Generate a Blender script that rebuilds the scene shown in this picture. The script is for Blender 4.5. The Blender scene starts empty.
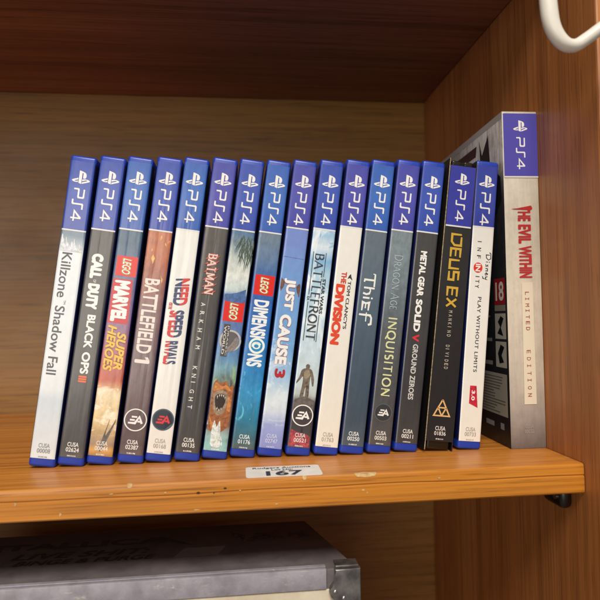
import bpy, bmesh, math, random
from mathutils import Vector, Matrix
random.seed(7)
SC = bpy.context.scene
COL = SC.collection
R = math.radians

# ------------------------------------------------------------------ camera
cam_d = bpy.data.cameras.new("camera"); cam = bpy.data.objects.new("camera", cam_d); COL.objects.link(cam)
CAM = Vector((0.0, -0.32669, 0.07674))
right = Vector((0.99388482, -0.10922534, -0.0162106))
fwd = Vector((0.1097273, 0.99337214, 0.03423019))
up = Vector((0.01236435, -0.03579961, 0.9992825))
M = Matrix((right, up, -fwd)).transposed().to_4x4(); M.translation = CAM
cam.matrix_world = M
cam_d.sensor_fit = 'HORIZONTAL'; cam_d.sensor_width = 36.0; cam_d.lens = 573.7 / 600 * 36
cam_d.clip_start = 0.01; cam_d.clip_end = 50
cam_d.dof.use_dof = True; cam_d.dof.focus_distance = 0.325; cam_d.dof.aperture_fstop = 11.0
SC.camera = cam

# ------------------------------------------------------------------ world, lamps, exposure
w = bpy.data.worlds.new("World"); SC.world = w; w.use_nodes = True
bg = w.node_tree.nodes["Background"]; bg.inputs[0].default_value = (1.0, 0.94, 0.90, 1); bg.inputs[1].default_value = 0.18

def area(name, loc, target, sx, sy, power, col):
    d = bpy.data.lights.new(name, 'AREA'); d.shape = 'RECTANGLE'; d.size = sx; d.size_y = sy
    d.energy = power; d.color = col
    o = bpy.data.objects.new(name, d); COL.objects.link(o); o.location = loc
    o.rotation_euler = (Vector(target) - Vector(loc)).to_track_quat('-Z', 'Y').to_euler()
    return o
area("ceiling_lamp", (-0.05, -1.30, 1.42), (0.05, 0, 0.05), 0.9, 0.5, 36, (1.0, 0.945, 0.88))
area("front_fill", (-0.9, -2.3, 0.22), (0.0, 0.1, 0.05), 1.3, 1.0, 19, (1.0, 0.90, 0.78))  # unseen fill light added behind the camera, not an actual window

SC.view_settings.view_transform = 'Standard'
try: SC.view_settings.look = 'None'
except Exception: pass
SC.view_settings.exposure = 0.0; SC.view_settings.gamma = 1.0
SC.cycles.use_denoising = True
SC.cycles.max_bounces = 8

# ------------------------------------------------------------------ colours and materials
def lin(c):
    if isinstance(c, str): c = tuple(int(c[i:i+2], 16) / 255 for i in (0, 2, 4))
    return tuple((x / 12.92 if x <= 0.04045 else ((x + 0.055) / 1.055) ** 2.4) for x in c) + (1.0,)

MATS = {}
class NT:
    def __init__(s, name):
        s.m = bpy.data.materials.new(name); s.m.use_nodes = True
        s.t = s.m.node_tree; s.b = s.t.nodes["Principled BSDF"]
    def n(s, typ, **kw):
        x = s.t.nodes.new(typ)
        for k, v in kw.items(): setattr(x, k, v)
        return x
    def l(s, a, b): s.t.links.new(a, b)
    def set(s, **kw):
        names = dict(col="Base Color", rough="Roughness", metal="Metallic", coat="Coat Weight", croug="Coat Roughness",
                     spec="Specular IOR Level", trans="Transmission Weight", sss="Subsurface Weight")
        for k, v in kw.items(): s.b.inputs[names[k]].default_value = v
    def coords(s, scale=(1, 1, 1)):
        tc = s.n("ShaderNodeTexCoord"); mp = s.n("ShaderNodeMapping"); mp.inputs["Scale"].default_value = scale
        s.l(tc.outputs["Object"], mp.inputs[0]); return mp.outputs[0]
    def noise(s, vec, scale, detail=4, rough=0.55, dist=0.0):
        x = s.n("ShaderNodeTexNoise"); s.l(vec, x.inputs["Vector"])
        x.inputs["Scale"].default_value = scale; x.inputs["Detail"].default_value = detail
        x.inputs["Roughness"].default_value = rough; x.inputs["Distortion"].default_value = dist
        return x.outputs["Fac"]
    def math(s, op, a, b=None, c=None):
        x = s.n("ShaderNodeMath", operation=op)
        for i, v in enumerate((a, b, c)):
            if v is None: continue
            if isinstance(v, (int, float)): x.inputs[i].default_value = v
            else: s.l(v, x.inputs[i])
        return x.outputs[0]
    def ramp(s, fac, stops, interp='LINEAR'):
        x = s.n("ShaderNodeValToRGB"); s.l(fac, x.inputs[0]); r = x.color_ramp; r.interpolation = interp
        stops = sorted(stops)
        while len(r.elements) < len(stops): r.elements.new(0.5)
        for e, (p, c) in zip(r.elements, stops): e.position = min(max(p, 0), 1); e.color = c
        return x.outputs[0]
    def mix(s, fac, a, b, mode='MIX'):
        x = s.n("ShaderNodeMix", data_type='RGBA', blend_type=mode)
        for i, v in ((0, fac), (6, a), (7, b)):
            if isinstance(v, (int, float, tuple)): x.inputs[i].default_value = v
            else: s.l(v, x.inputs[i])
        return x.outputs[2]
    def bump(s, h, strength=0.2, dist=0.001):
        x = s.n("ShaderNodeBump"); x.inputs["Strength"].default_value = strength; x.inputs["Distance"].default_value = dist
        s.l(h, x.inputs["Height"]); s.l(x.outputs[0], s.b.inputs["Normal"])

def ink(c, rough=0.28, coat=0.25):
    k = ("ink", c, rough)
    if k not in MATS:
        q = NT("ink"); v = q.coords()
        f = q.noise(v, 900, 2)
        c4 = lin(c)
        q.l(q.mix(q.math('MULTIPLY', f, 0.10), c4, tuple(x * 0.75 for x in c4[:3]) + (1,)), q.b.inputs["Base Color"])
        q.set(rough=rough, coat=coat, croug=0.15); MATS[k] = q.m
    return MATS[k]

def plastic(c, rough=0.34, name="case_plastic", rim=None):
    """case plastic; rim = darker colour between the two end lips: see-through plastic over the dark cover, plus painted shade"""
    k = (name, c, rough, rim)
    if k not in MATS:
        q = NT(name); v = q.coords(); f = q.noise(v, 60, 5, 0.6)
        c4 = lin(c)
        cc = q.mix(q.math('MULTIPLY', f, 0.5), c4, tuple(x * 0.55 for x in c4[:3]) + (1,))
        if rim:  # dark cover showing through, with the shade of the edges painted in
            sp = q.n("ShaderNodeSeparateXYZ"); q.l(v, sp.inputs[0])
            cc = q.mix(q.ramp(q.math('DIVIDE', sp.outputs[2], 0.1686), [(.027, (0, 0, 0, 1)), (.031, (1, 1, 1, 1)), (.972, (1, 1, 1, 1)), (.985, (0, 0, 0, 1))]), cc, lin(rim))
        q.l(cc, q.b.inputs["Base Color"])
        sc = q.noise(q.coords((1, 1, 0.25)), 700, 3, 0.6)
        q.l(q.math('MULTIPLY_ADD', sc, 0.25, rough - 0.1), q.b.inputs["Roughness"])
        q.set(coat=0.12, croug=0.2); q.bump(sc, 0.05, 0.0003); MATS[k] = q.m
    return MATS[k]

def wood(name, base, dark, light, axis, gloss=0.38, scale=1.0, contrast=1.0, seed=0.0, lines=0.75):
    """wood veneer; grain runs along axis (0 x, 2 z)"""
    q = NT(name)
    tc = q.n("ShaderNodeTexCoord"); mp = q.n("ShaderNodeMapping")
    s = [26.0, 26.0, 26.0]; s[axis] = 0.9
    mp.inputs["Scale"].default_value = [x * scale for x in s]; mp.inputs["Location"].default_value = (seed, seed * 1.7, seed * 0.6)
    q.l(tc.outputs["Object"], mp.inputs[0]); v = mp.outputs[0]
    broad = q.noise(v, 1.0, 3, 0.5, 0.6)
    bands = q.noise(v, 3.2, 5, 0.65, 0.9)
    mp2 = q.n("ShaderNodeMapping"); s2 = [900.0, 900.0, 900.0]; s2[axis] = 26.0
    mp2.inputs["Scale"].default_value = s2; q.l(tc.outputs["Object"], mp2.inputs[0])
    pores = q.noise(mp2.outputs[0], 1.0, 2, 0.6)
    c1 = q.ramp(bands, [(0.30, lin(dark)), (0.46, lin(base)), (0.60, lin(base)), (0.74, lin(light))])
    c2 = q.ramp(broad, [(0.32, lin(dark)), (0.50, lin(base)), (0.68, lin(light))])
    c = q.mix(0.5, c1, c2)
    c = q.mix(1.0 - contrast, c, lin(base)) if contrast < 1 else c
    mp3 = q.n("ShaderNodeMapping"); s3 = [420.0, 420.0, 420.0]; s3[axis] = 5.0
    mp3.inputs["Scale"].default_value = s3; q.l(tc.outputs["Object"], mp3.inputs[0])
    fib = q.noise(mp3.outputs[0], 1.0, 5, 0.7, 0.15)
    c = q.mix(1.0, c, q.ramp(fib, [(0.34, (0.74, 0.70, 0.66, 1)), (0.50, (0.97, 0.96, 0.95, 1)), (0.66, (1.10, 1.10, 1.10, 1))]), 'MULTIPLY')
    mp4 = q.n("ShaderNodeMapping"); s4 = [48.0 * scale] * 3; s4[axis] = 0.45
    mp4.inputs["Scale"].default_value = s4; mp4.inputs["Location"].default_value = (seed * 3.1, seed, seed * 2.3); q.l(tc.outputs["Object"], mp4.inputs[0])
    ln = q.math('ABSOLUTE', q.math('SUBTRACT', q.noise(mp4.outputs[0], 1.0, 2, 0.5, 0.7), 0.5))
    c = q.mix(lines, c, q.ramp(ln, [(0.0, (0.55, 0.50, 0.46, 1)), (0.012, (0.72, 0.68, 0.64, 1)), (0.035, (1, 1, 1, 1))]), 'MULTIPLY')
    pr = q.ramp(pores, [(0.30, (0.50, 0.44, 0.40, 1)), (0.44, (1, 1, 1, 1))])
    c = q.mix(0.8, c, pr, 'MULTIPLY')
    q.l(c, q.b.inputs["Base Color"])
    smudge = q.noise(q.coords(), 22, 5, 0.6)
    q.l(q.math('MULTIPLY_ADD', smudge, 0.30, gloss - 0.13), q.b.inputs["Roughness"])
    q.set(coat=0.15, croug=0.25); q.bump(pores, 0.10, 0.0004)
    return q.m

# ------------------------------------------------------------------ mesh helpers
def obj(name, bm, m, parent=None, smooth=None, loc=None):
    me = bpy.data.meshes.new(name); bmesh.ops.recalc_face_normals(bm, faces=bm.faces) if smooth is not None else None
    bm.to_mesh(me); bm.free()
    if isinstance(m, (list, tuple)):
        for x in m: me.materials.append(x)
    else: me.materials.append(m)
    if smooth:
        for p in me.polygons: p.use_smooth = True
        try: me.set_sharp_from_angle(angle=R(smooth))
        except Exception: pass
    o = bpy.data.objects.new(name, me); COL.objects.link(o)
    if parent: o.parent = parent
    if loc: o.location = loc
    return o
def thing(name, label, cat, loc=(0, 0, 0), rot=(0, 0, 0), group=None):
    o = bpy.data.objects.new(name, None); COL.objects.link(o); o.location = loc; o.rotation_euler = rot
    o.empty_display_size = 0.02; o["label"] = label; o["category"] = cat
    if group: o["group"] = group
    return o
def box(bm, x0, x1, y0, y1, z0, z1, bev=0.0, seg=3):
    r = bmesh.ops.create_cube(bm, size=1.0)
    for v in r["verts"]:
        v.co = Vector(((x0 + x1) / 2 + v.co.x * (x1 - x0), (y0 + y1) / 2 + v.co.y * (y1 - y0), (z0 + z1) / 2 + v.co.z * (z1 - z0)))
    if bev:
        es = list({e for v in r["verts"] for e in v.link_edges})
        bmesh.ops.bevel(bm, geom=es, offset=bev, segments=seg, profile=0.5, affect='EDGES')
def tube(bm, pts, ra, rb=None, seg=20, updir=Vector((0, 1, 0))):
    rb = rb or ra; rings = []; rbs = rb if isinstance(rb, list) else [rb] * len(pts)
    n = len(pts); pts = [Vector(p) for p in pts]
    for i, p in enumerate(pts):
        t = (pts[min(i + 1, n - 1)] - pts[max(i - 1, 0)]).normalized()
        a = updir - t * updir.dot(t); a.normalize(); b = t.cross(a)
        rings.append([bm.verts.new(p + a * (ra * math.cos(k * 2 * math.pi / seg)) + b * (rbs[i] * math.sin(k * 2 * math.pi / seg))) for k in range(seg)])
    for i in range(n - 1):
        for k in range(seg):
            bm.faces.new((rings[i][k], rings[i][(k + 1) % seg], rings[i + 1][(k + 1) % seg], rings[i + 1][k]))
    bm.faces.new(rings[0]); bm.faces.new(rings[-1][::-1])
def catmull(P, n=10):
    P = [Vector(p) for p in P]; out = []
    Q = [P[0] * 2 - P[1]] + P + [P[-1] * 2 - P[-2]]
    for i in range(1, len(Q) - 2):
        a, b, c, d = Q[i - 1:i + 3]
        for k in range(n):
            t = k / n
            out.append(0.5 * ((2 * b) + (c - a) * t + (2 * a - 5 * b + 4 * c - d) * t * t + (3 * b - a - 3 * c + d) * t ** 3))
    out.append(P[-1]); return out

# ------------------------------------------------------------------ flat lettering: everything is collected in a 2-D frame (x right, y up)
_fc = bpy.data.curves.new("letters", 'FONT'); _fo = bpy.data.objects.new("letters", _fc); COL.objects.link(_fo)
def glyphs(text, bold=0.0, shear=0.0, spacing=1.0):
    _fc.body = text; _fc.offset = bold; _fc.shear = shear; _fc.space_character = spacing; _fc.resolution_u = 4
    dg = bpy.context.evaluated_depsgraph_get(); dg.update()
    me = bpy.data.meshes.new_from_object(_fo.evaluated_get(dg))
    vs = [(v.co.x, v.co.y) for v in me.vertices]; fs = [tuple(p.vertices) for p in me.polygons]
    bpy.data.meshes.remove(me)
    return vs, fs
class Flat:
    """a flat print: 2-D polygons placed on a plane by a frame function (x, y, lift) -> Vector"""
    def __init__(s, frame): s.f = frame; s.bm = bmesh.new(); s.lift = 0.0
    def add(s, vs, fs, step=.000008):
        V = [s.bm.verts.new(s.f(x, y, s.lift)) for x, y in vs]
        for f in fs:
            try: s.bm.faces.new([V[i] for i in f])
            except ValueError: pass
        s.lift += step
    def poly(s, pts):
        t = [s.bm.verts.new(s.f(x, y, s.lift)) for x, y in pts]
        f = s.bm.faces.new(t)
        f.normal_update()
        if len(pts) > 4: bmesh.ops.triangulate(s.bm, faces=[f])
        s.lift += 0.000008
    def ring(s, cx, cy, r0, r1, n=48, sx=1.0):
        vs = []; fs = []
        for k in range(n):
            a = 2 * math.pi * k / n
            vs += [(cx + r0 * math.cos(a) * sx, cy + r0 * math.sin(a)), (cx + r1 * math.cos(a) * sx, cy + r1 * math.sin(a))]
        for k in range(n):
            j = (k + 1) % n; fs.append((2 * k, 2 * k + 1, 2 * j + 1, 2 * j))
        s.add(vs, fs)
    def disc(s, cx, cy, r, n=40, sx=1.0): s.poly([(cx + r * math.cos(2 * math.pi * k / n) * sx, cy + r * math.sin(2 * math.pi * k / n)) for k in range(n)])
    def stroke(s, pts, wx, wy=None):
        """ribbon; wx = width of vertical strokes, wy = width of horizontal strokes"""
        wy = wx if wy is None else wy; n = len(pts); vs = []; fs = []
        for i, (x, y) in enumerate(pts):
            def nrm(a, b):
                dx, dy = b[0] - a[0], b[1] - a[1]; L = math.hypot(dx, dy) or 1e-9; return (-dy / L, dx / L)
            if i == 0: nx, ny = nrm(pts[0], pts[1]); k = 1
            elif i == n - 1: nx, ny = nrm(pts[-2], pts[-1]); k = 1
            else:
                a = nrm(pts[i - 1], pts[i]); b = nrm(pts[i], pts[i + 1]); nx, ny = a[0] + b[0], a[1] + b[1]
                L = math.hypot(nx, ny) or 1e-9; nx /= L; ny /= L; k = min(1.8, 1 / max(0.3, nx * a[0] + ny * a[1]))
            h = k * (wx * abs(nx) + wy * abs(ny)) / 2
            vs += [(x + nx * h, y + ny * h), (x - nx * h, y - ny * h)]
        for i in range(n - 1): fs.append((2 * i, 2 * i + 1, 2 * i + 3, 2 * i + 2))
        s.add(vs, fs)
    def text(s, t, x0, x1, y0, y1, bold=0.0, shear=0.0, spacing=1.0, ref=None, clip=None):
        """fit text to the box; ref = a string giving the cap height (for text with descenders)"""
        vs, fs = glyphs(t, 0.0, shear, spacing)
        if not vs: return
        if bold:                       # heavier letters: the same letters printed again a hair to each side
            v0, f0 = vs, fs; vs = []; fs = []; b_ = bold * .85
            for k in range(9):
                dx, dy = (b_ * math.cos(k * math.pi / 4), b_ * math.sin(k * math.pi / 4)) if k < 8 else (0, 0)
                o_ = len(vs); vs += [(x + dx, y + dy) for x, y in v0]; fs += [tuple(i + o_ for i in f) for f in f0]
        n_one = len(vs) // (9 if bold else 1)
        xs = [v[0] for v in vs]; ax, bx = min(xs), max(xs)
        rv = vs if ref is None else glyphs(ref, 0.0)[0]
        ys = [v[1] for v in rv]; ay, by = min(ys), max(ys)
        vs = [(x0 + (x - ax) / (bx - ax) * (x1 - x0), y0 + (y - ay) / (by - ay) * (y1 - y0)) for x, y in vs]
        chunks = [(vs[i:i + n_one], [tuple(a - i for a in f) for f in fs if i <= f[0] < i + n_one]) for i in range(0, len(vs), n_one)]
        for vs, fs in chunks:
          if clip:
            b = bmesh.new(); V = [b.verts.new((x, y, 0)) for x, y in vs]
            for f in fs:
                try: b.faces.new([V[i] for i in f])
                except ValueError: pass
            for co, sg in ((clip[0], -1), (clip[1], 1)):
                bmesh.ops.bisect_plane(b, geom=b.verts[:] + b.edges[:] + b.faces[:], plane_co=(0, co, 0), plane_no=(0, sg, 0), clear_outer=True)
            b.verts.index_update(); vs = [(v.co.x, v.co.y) for v in b.verts]; fs = [tuple(v.index for v in f.verts) for f in b.faces]; b.free()
          s.add(vs, fs, .0000018)
        s.lift += .000006
    def done(s, name, m, parent): return obj(name, s.bm, m, parent)

def arc(cx, cy, rx, ry, a0, a1, n=10):
    return [(cx + rx * math.cos(R(a0 + (a1 - a0) * k / n)), cy + ry * math.sin(R(a0 + (a1 - a0) * k / n))) for k in range(n + 1)]
# roman capitals as strokes: (width, thick strokes, serif points)
SER = {
 'A': (.86, [([(.04, 0), (.43, 1)], .4), ([(.43, 1), (.82, 0)], 1), ([(.17, .36), (.69, .36)], .4)], [(.04, 0), (.82, 0)]),
 'B': (.66, [([(.1, 0), (.1, 1)], 1), ([(.1, 1), (.34, 1)] + arc(.34, .76, .22, .24, 90, -90) + [(.1, .52)], 1), ([(.1, .52), (.36, .52)] + arc(.36, .26, .26, .26, 90, -90) + [(.1, 0)], 1)], [(.1, 0), (.1, 1)]),
 'D': (.82, [([(.1, 0), (.1, 1)], 1), ([(.1, 1), (.3, 1)] + arc(.3, .5, .46, .5, 90, -90) + [(.1, 0)], 1)], [(.1, 0), (.1, 1)]),
 'E': (.62, [([(.1, 0), (.1, 1)], 1), ([(.1, 1), (.54, 1)], .5), ([(.1, .52), (.46, .52)], .5), ([(.1, 0), (.56, 0)], .5)], [(.1, 0), (.1, 1)]),
 'F': (.58, [([(.1, 0), (.1, 1)], 1), ([(.1, 1), (.54, 1)], .5), ([(.1, .52), (.44, .52)], .5)], [(.1, 0), (.1, 1)]),
 'G': (.84, [(arc(.46, .5, .4, .5, 50, 330) + [(.80, .45)], 1), ([(.58, .45), (.84, .45)], .5)], []),
 'H': (.84, [([(.1, 0), (.1, 1)], 1), ([(.74, 0), (.74, 1)], 1), ([(.1, .5), (.74, .5)], .5)], [(.1, 0), (.1, 1), (.74, 0), (.74, 1)]),
 'I': (.26, [([(.13, 0), (.13, 1)], 1)], [(.13, 0), (.13, 1)]),
 'K': (.74, [([(.1, 0), (.1, 1)], 1), ([(.1, .42), (.62, 1)], .5), ([(.28, .6), (.70, 0)], 1)], [(.1, 0), (.1, 1), (.70, 0), (.62, 1)]),
 'L': (.58, [([(.1, 0), (.1, 1)], 1), ([(.1, 0), (.54, 0)], .5)], [(.1, 0), (.1, 1)]),
 'M': (.98, [([(.1, 0), (.14, 1)], .5), ([(.14, 1), (.48, .1)], 1), ([(.48, .1), (.84, 1)], .5), ([(.84, 1), (.88, 0)], 1)], [(.1, 0), (.88, 0)]),
 'N': (.86, [([(.1, 0), (.1, 1)], .6), ([(.1, 1), (.76, 0)], 1), ([(.76, 0), (.76, 1)], .6)], [(.1, 0), (.76, 1)]),
 'O': (.94, [(arc(.47, .5, .41, .5, 0, 360, 28), 1)], []),
 'Q': (.94, [(arc(.47, .5, .41, .5, 0, 360, 28), 1), ([(.45, .12), (.62, -.05), (.92, -.2)], .7)], []),
 'R': (.74, [([(.1, 0), (.1, 1)], 1), ([(.1, 1), (.36, 1)] + arc(.36, .75, .24, .25, 90, -90) + [(.1, .5)], 1), ([(.36, .5), (.70, 0)], 1)], [(.1, 0), (.1, 1), (.70, 0)]),
 'S': (.58, [(arc(.29, .75, .2, .25, 40, 270, 10) + arc(.29, .25, .22, .25, 90, -140, 10)[1:], 1)], []),
 'T': (.74, [([(.37, 0), (.37, 1)], 1), ([(.04, 1), (.70, 1)], .5)], [(.37, 0)]),
 'U': (.82, [([(.1, 1), (.1, .35)] + arc(.41, .32, .31, .32, 180, 360) + [(.72, 1)], 1)], [(.1, 1), (.72, 1)]),
 ' ': (.4, [], []),
}
def roman(F, text, x0, x1, y0, y1, thick=.13, thin=.05, serif=.22, gap=.14, small=None):
    """serifed lettering fitted to a box; small = height of non-initial letters (small capitals)"""
    W = 0; lay = []
    for i, ch in enumerate(text):
        k = 1.0 if (small is None or i == 0 or text[i - 1] == ' ') else small
        lay.append((W, k, SER[ch])); W += (SER[ch][0] + gap) * k
    W -= gap; sx = (x1 - x0) / W; h = y1 - y0; sw = min(sx, h)
    for ox, k, (_, st, sf) in lay:
        for pts, wgt in st:
            F.stroke([(x0 + (ox + px * k) * sx, y0 + py * k * h) for px, py in pts], max(thin, thick * wgt) * sw, max(thin, thin + (thick - thin) * (.35 if thick > .14 else .15)) * sw)
        for px, py in sf:
            if serif:
                X = x0 + (ox + px * k) * sx; Y = y0 + py * k * h
                F.stroke([(X - serif / 2 * k * sw, Y), (X + serif / 2 * k * sw, Y)], thin * sw, thin * sw)

# the console maker's mark as outlines (24 x 24 grid), y down
def svg(path):
    import re
    tok = re.findall(r"[MmLlHhVvCcSsZz]|-?\d*\.?\d+", path); i = 0; x = y = 0; out = []; cur = []; cmd = None; lc = None
    def num():
        nonlocal i
        v = float(tok[i]); i += 1; return v
    while i < len(tok):
        if tok[i].isalpha(): cmd = tok[i]; i += 1
        if cmd in 'Zz':
            out.append(cur); x, y = cur[0]; cur = []; continue
        if cmd in 'Mm':
            a, b = num(), num()
            if cmd == 'm': a += x; b += y
            x, y = a, b; cur = [(x, y)]; cmd = 'L' if cmd == 'M' else 'l'; lc = None
        elif cmd in 'Ll':
            a, b = num(), num()
            if cmd == 'l': a += x; b += y
            x, y = a, b; cur.append((x, y)); lc = None
        elif cmd in 'Vv':
            b = num(); y = b + (y if cmd == 'v' else 0); cur.append((x, y)); lc = None
        elif cmd in 'Hh':
            a = num(); x = a + (x if cmd == 'h' else 0); cur.append((x, y)); lc = None
        else:
            ox, oy = (x, y) if cmd in 'cs' else (0, 0)
            if cmd in 'Cc': p1 = (num() + ox, num() + oy)
            else: p1 = (2 * x - lc[0], 2 * y - lc[1]) if lc else (x, y)
            p2 = (num() + ox, num() + oy); p3 = (num() + ox, num() + oy)
            for k in range(1, 7):
                t = k / 6; u = 1 - t
                cur.append(tuple(u ** 3 * c0 + 3 * u * u * t * c1 + 3 * u * t * t * c2 + t ** 3 * c3 for c0, c1, c2, c3 in zip((x, y), p1, p2, p3)))
            lc = p2; x, y = p3
    if cur: out.append(cur)
    return out
MARK = svg("M8.984 2.596v17.547l3.915 1.261V6.688c0-.69.304-1.151.794-.991.636.18.76.814.76 1.505v5.875c2.441 1.193 4.362-.002 4.362-3.152 0-3.237-1.126-4.675-4.438-5.827-1.307-.448-3.728-1.186-5.39-1.502z"
           "m4.656 16.241l6.296-2.275c.715-.258.826-.625.246-.818-.586-.192-1.637-.139-2.357.123l-4.205 1.5V14.98l.24-.085s1.201-.42 2.913-.615c1.696-.18 3.785.03 5.437.661 1.848.601 2.04 1.472 1.576 2.072-.465.6-1.622 1.036-1.622 1.036l-8.544 3.107v-2.316z"
           "M1.807 18.6c-1.9-.545-2.214-1.668-1.352-2.32.801-.586 2.16-1.052 2.16-1.052l5.615-2.013v2.313L4.205 17c-.705.271-.825.632-.239.826.586.195 1.637.15 2.343-.12L8.247 17v2.074c-.12.03-.256.044-.39.073-1.939.331-3.996.196-6.038-.479z")
def maker_mark(F, cx, cy, wdt):
    k = wdt / 24
    for p in MARK:
        q = [(cx + (x - 12) * k, cy - (y - 12) * k) for x, y in p]
        r = [q[0]]
        for a in q[1:]:
            if math.hypot(a[0] - r[-1][0], a[1] - r[-1][1]) > 1e-7: r.append(a)
        if math.hypot(r[0][0] - r[-1][0], r[0][1] - r[-1][1]) < 1e-7: r.pop()
        F.poly(r)
def ps4(F, x0, x1, y0, y1, wgt=.105):
    h = y1 - y0; W = x1 - x0; u = W / 3.02; t = wgt * h * 1.25
    def rnd(p, r=.14):
        out = [p[0]]
        for i in range(1, len(p) - 1):
            a, b, c = Vector(p[i - 1]), Vector(p[i]), Vector(p[i + 1])
            d1 = (a - b); d2 = (c - b); e1 = b + d1.normalized() * min(r, d1.length / 2); e2 = b + d2.normalized() * min(r, d2.length / 2)
            for k in range(5):
                s = k / 4; out.append(tuple((1 - s) ** 2 * e1 + 2 * s * (1 - s) * b + s * s * e2))
        return out + [p[-1]]
    for p in (rnd([(0, 0), (0, .47), (.80, .47), (.80, 1), (0, 1)]), rnd([(.98, 0), (1.40, 0), (1.40, 1), (1.90, 1)]),
              [(2.72, .96), (2.06, .30), (2.66, .30)], [(2.72, 0), (2.72, 1)], [(2.78, .30), (3.02, .30)]):
        F.stroke([(x0 + a * u, y0 + t / 2 + b * (h - t)) for a, b in p], t)
def publisher_mark(F, cx, cy, r):
    """two slanted initials inside a round emblem"""
    t = .17 * r
    for p in ([(-.70, -.33), (-.02, -.33), (.36, .34), (.66, -.33)], [(-.55, -.02), (-.06, -.02)], [(-.40, .30), (.14, .30)], [(.22, -.14), (.52, -.14)]):
        F.stroke([(cx + a * r, cy + b * r) for a, b in p], t)

# ------------------------------------------------------------------ the bookcase
WX, BD, UH = 0.1778, 0.1929, 0.2792        # right panel, back panel, underside of the upper shelf (above this shelf)
FE, TH = -0.0448, 0.0152                   # front edge and thickness of the shelf board
oak = wood("shelf_wood", "c07a30", "9a5c1e", "cf8e42", 0, 0.34, 1.0, 0.8, 3.1)
edgewood = wood("shelf_edge_wood", "c67e26", "a5681c", "d4953a", 0, 0.36, 0.8, 0.5, 8.3, 0.35)
backwood = wood("back_panel_wood", "8e6428", "6a4719", "a07434", 0, 0.5, 0.9, 0.7, 1.3, 0.4)
sidewood = wood("side_panel_wood", "ad6e3a", "935a2f", "bb7e47", 2, 0.42, 1.0, 0.7, 5.7, 0.5)
topwood = wood("upper_shelf_wood", "935636", "6c3b24", "a86a44", 0, 0.5, 1.0, 1.0, 2.2, 0.5)

case_root = thing("bookcase", "orange brown wooden bookcase bay whose worn shelf holds the row of game cases", "bookcase", (0, 0, -0.24))
Z0 = 0.24
def part(name, m, bm, smooth=None): return obj(name, bm, m, case_root, smooth)
def slab(x0, x1, y0, y1, z0, z1, bev=0.0008):
    bm = bmesh.new(); box(bm, x0, x1, y0, y1, z0 + Z0, z1 + Z0, bev, 2); return bm
# shelf board: profile extruded along x, a slightly wavy groove in the front edge strip
bm = bmesh.new()
prof = []
def board_profile(gz):
    y0 = FE
    return [(BD - .001, 0), (y0 + .0013, 0), (y0 + .0004, -.0003), (y0 + .00005, -.0011), (y0, -.003), (y0, gz + .0005), (y0 + .0004, gz + .0001), (y0 + .0004, gz - .0002),
            (y0 - .0002, gz - .0007), (y0 - .0002, -TH + .0008), (y0 + .0006, -TH), (BD - .001, -TH)]
xs = [-0.42 + i * (WX - .0004 + 0.42) / 90 for i in range(91)]
rings = []
for x in xs:
    gz = -.0056 + .0003 * math.sin(x * 31) + .0002 * math.sin(x * 87 + 1)
    rings.append([bm.verts.new((x, y, z + Z0)) for y, z in board_profile(gz)])
for a, b in zip(rings, rings[1:]):
    for k in range(len(a)):
        j = (k + 1) % len(a)
        f = bm.faces.new((a[k], b[k], b[j], a[j])); f.material_index = 1 if 1 <= k <= 9 else 0
        if k in (6,): f.material_index = 2
bm.faces.new(rings[0]); f = bm.faces.new(rings[-1][::-1])
groove = wood("groove_wood", "93602a", "774820", "a06c30", 0, 0.6, 1, 0.6, 2)
shelf = obj("shelf_board", bm, [oak, edgewood, groove], case_root, 35)
# chipped veneer along the front edge
chip = NT("bare_chipped_wood"); chip.set(rough=0.8)
chip.l(chip.ramp(chip.noise(chip.coords(), 500, 4), [(.3, lin("b08a52")), (.7, lin("d6b884"))]), chip.b.inputs["Base Color"])
def chip_front(x, z, w_, h_, name='chip', m=None):
    bm = bmesh.new()
    n = random.randint(6, 9); c = []
    for k in range(n):
        a = 2 * math.pi * k / n; r = random.uniform(.55, 1.15)
        c.append(bm.verts.new((x + w_ * math.cos(a) * r, FE - .00034, max(-TH + .001, min(-.0032, z + h_ * math.sin(a) * r)) + Z0)))
    bm.faces.new(c); obj(name, bm, m or chip.m, shelf)
def chip_top(x, w_, d_):
    bm = bmesh.new()
    pts = [(-1, 0), (-.5, .35), (-.15, 1), (.3, .45), (1, 0)]
    top = [bm.verts.new((x + a * w_, FE + .0014 + d_ * b, .00012 + Z0)) for a, b in pts]
    mid = [bm.verts.new((x + a * w_, FE + .00030, -.0002 + Z0)) for a, b in pts]
    low = [bm.verts.new((x + a * w_ * .8, FE - .00012, -.0013 - .0004 * (1 - abs(a)) + Z0)) for a, b in pts]
    for A, B in ((top, mid), (mid, low)):
        for k in range(len(pts) - 1): bm.faces.new((A[k], B[k], B[k + 1], A[k + 1]))
    obj('chip', bm, chip.m, shelf)
for x, z, w_, h_ in ((-.103, -.0065, .0006, .0011), (-.083, -.0122, .0007, .0012), (.0005, -.0052, .0006, .0005), (.061, -.0078, .0009, .0007), (.063, -.0092, .0006, .0006),
                     (-.06, -.0040, .0012, .0004), (.018, -.0125, .0008, .0004), (-.02, -.0133, .0018, .0004), (.10, -.0038, .0008, .0004), (-.035, -.0046, .0006, .0005)): chip_front(x, z, w_, h_)
chip_top(.0625, .0055, .0013); chip_top(-.0515, .0012, .0006); chip_top(.032, .001, .0005)
spot = NT("dark_knot"); spot.set(col=lin("2a1708"), rough=.7)
for x, z, w_, h_ in ((-.0195, -.0052, .0010, .0005), (-.0065, -.0038, .0009, .0004), (-.012, -.0057, .0005, .0004)): chip_front(x, z, w_, h_, 'dark_dent', spot.m)
part("upper_shelf", topwood, slab(-.42, WX - .0004, FE, BD - .001, UH, UH + TH))
part("lower_shelf", oak, slab(-.42, WX - .0004, FE, BD - .001, -.24, -.225))
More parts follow.
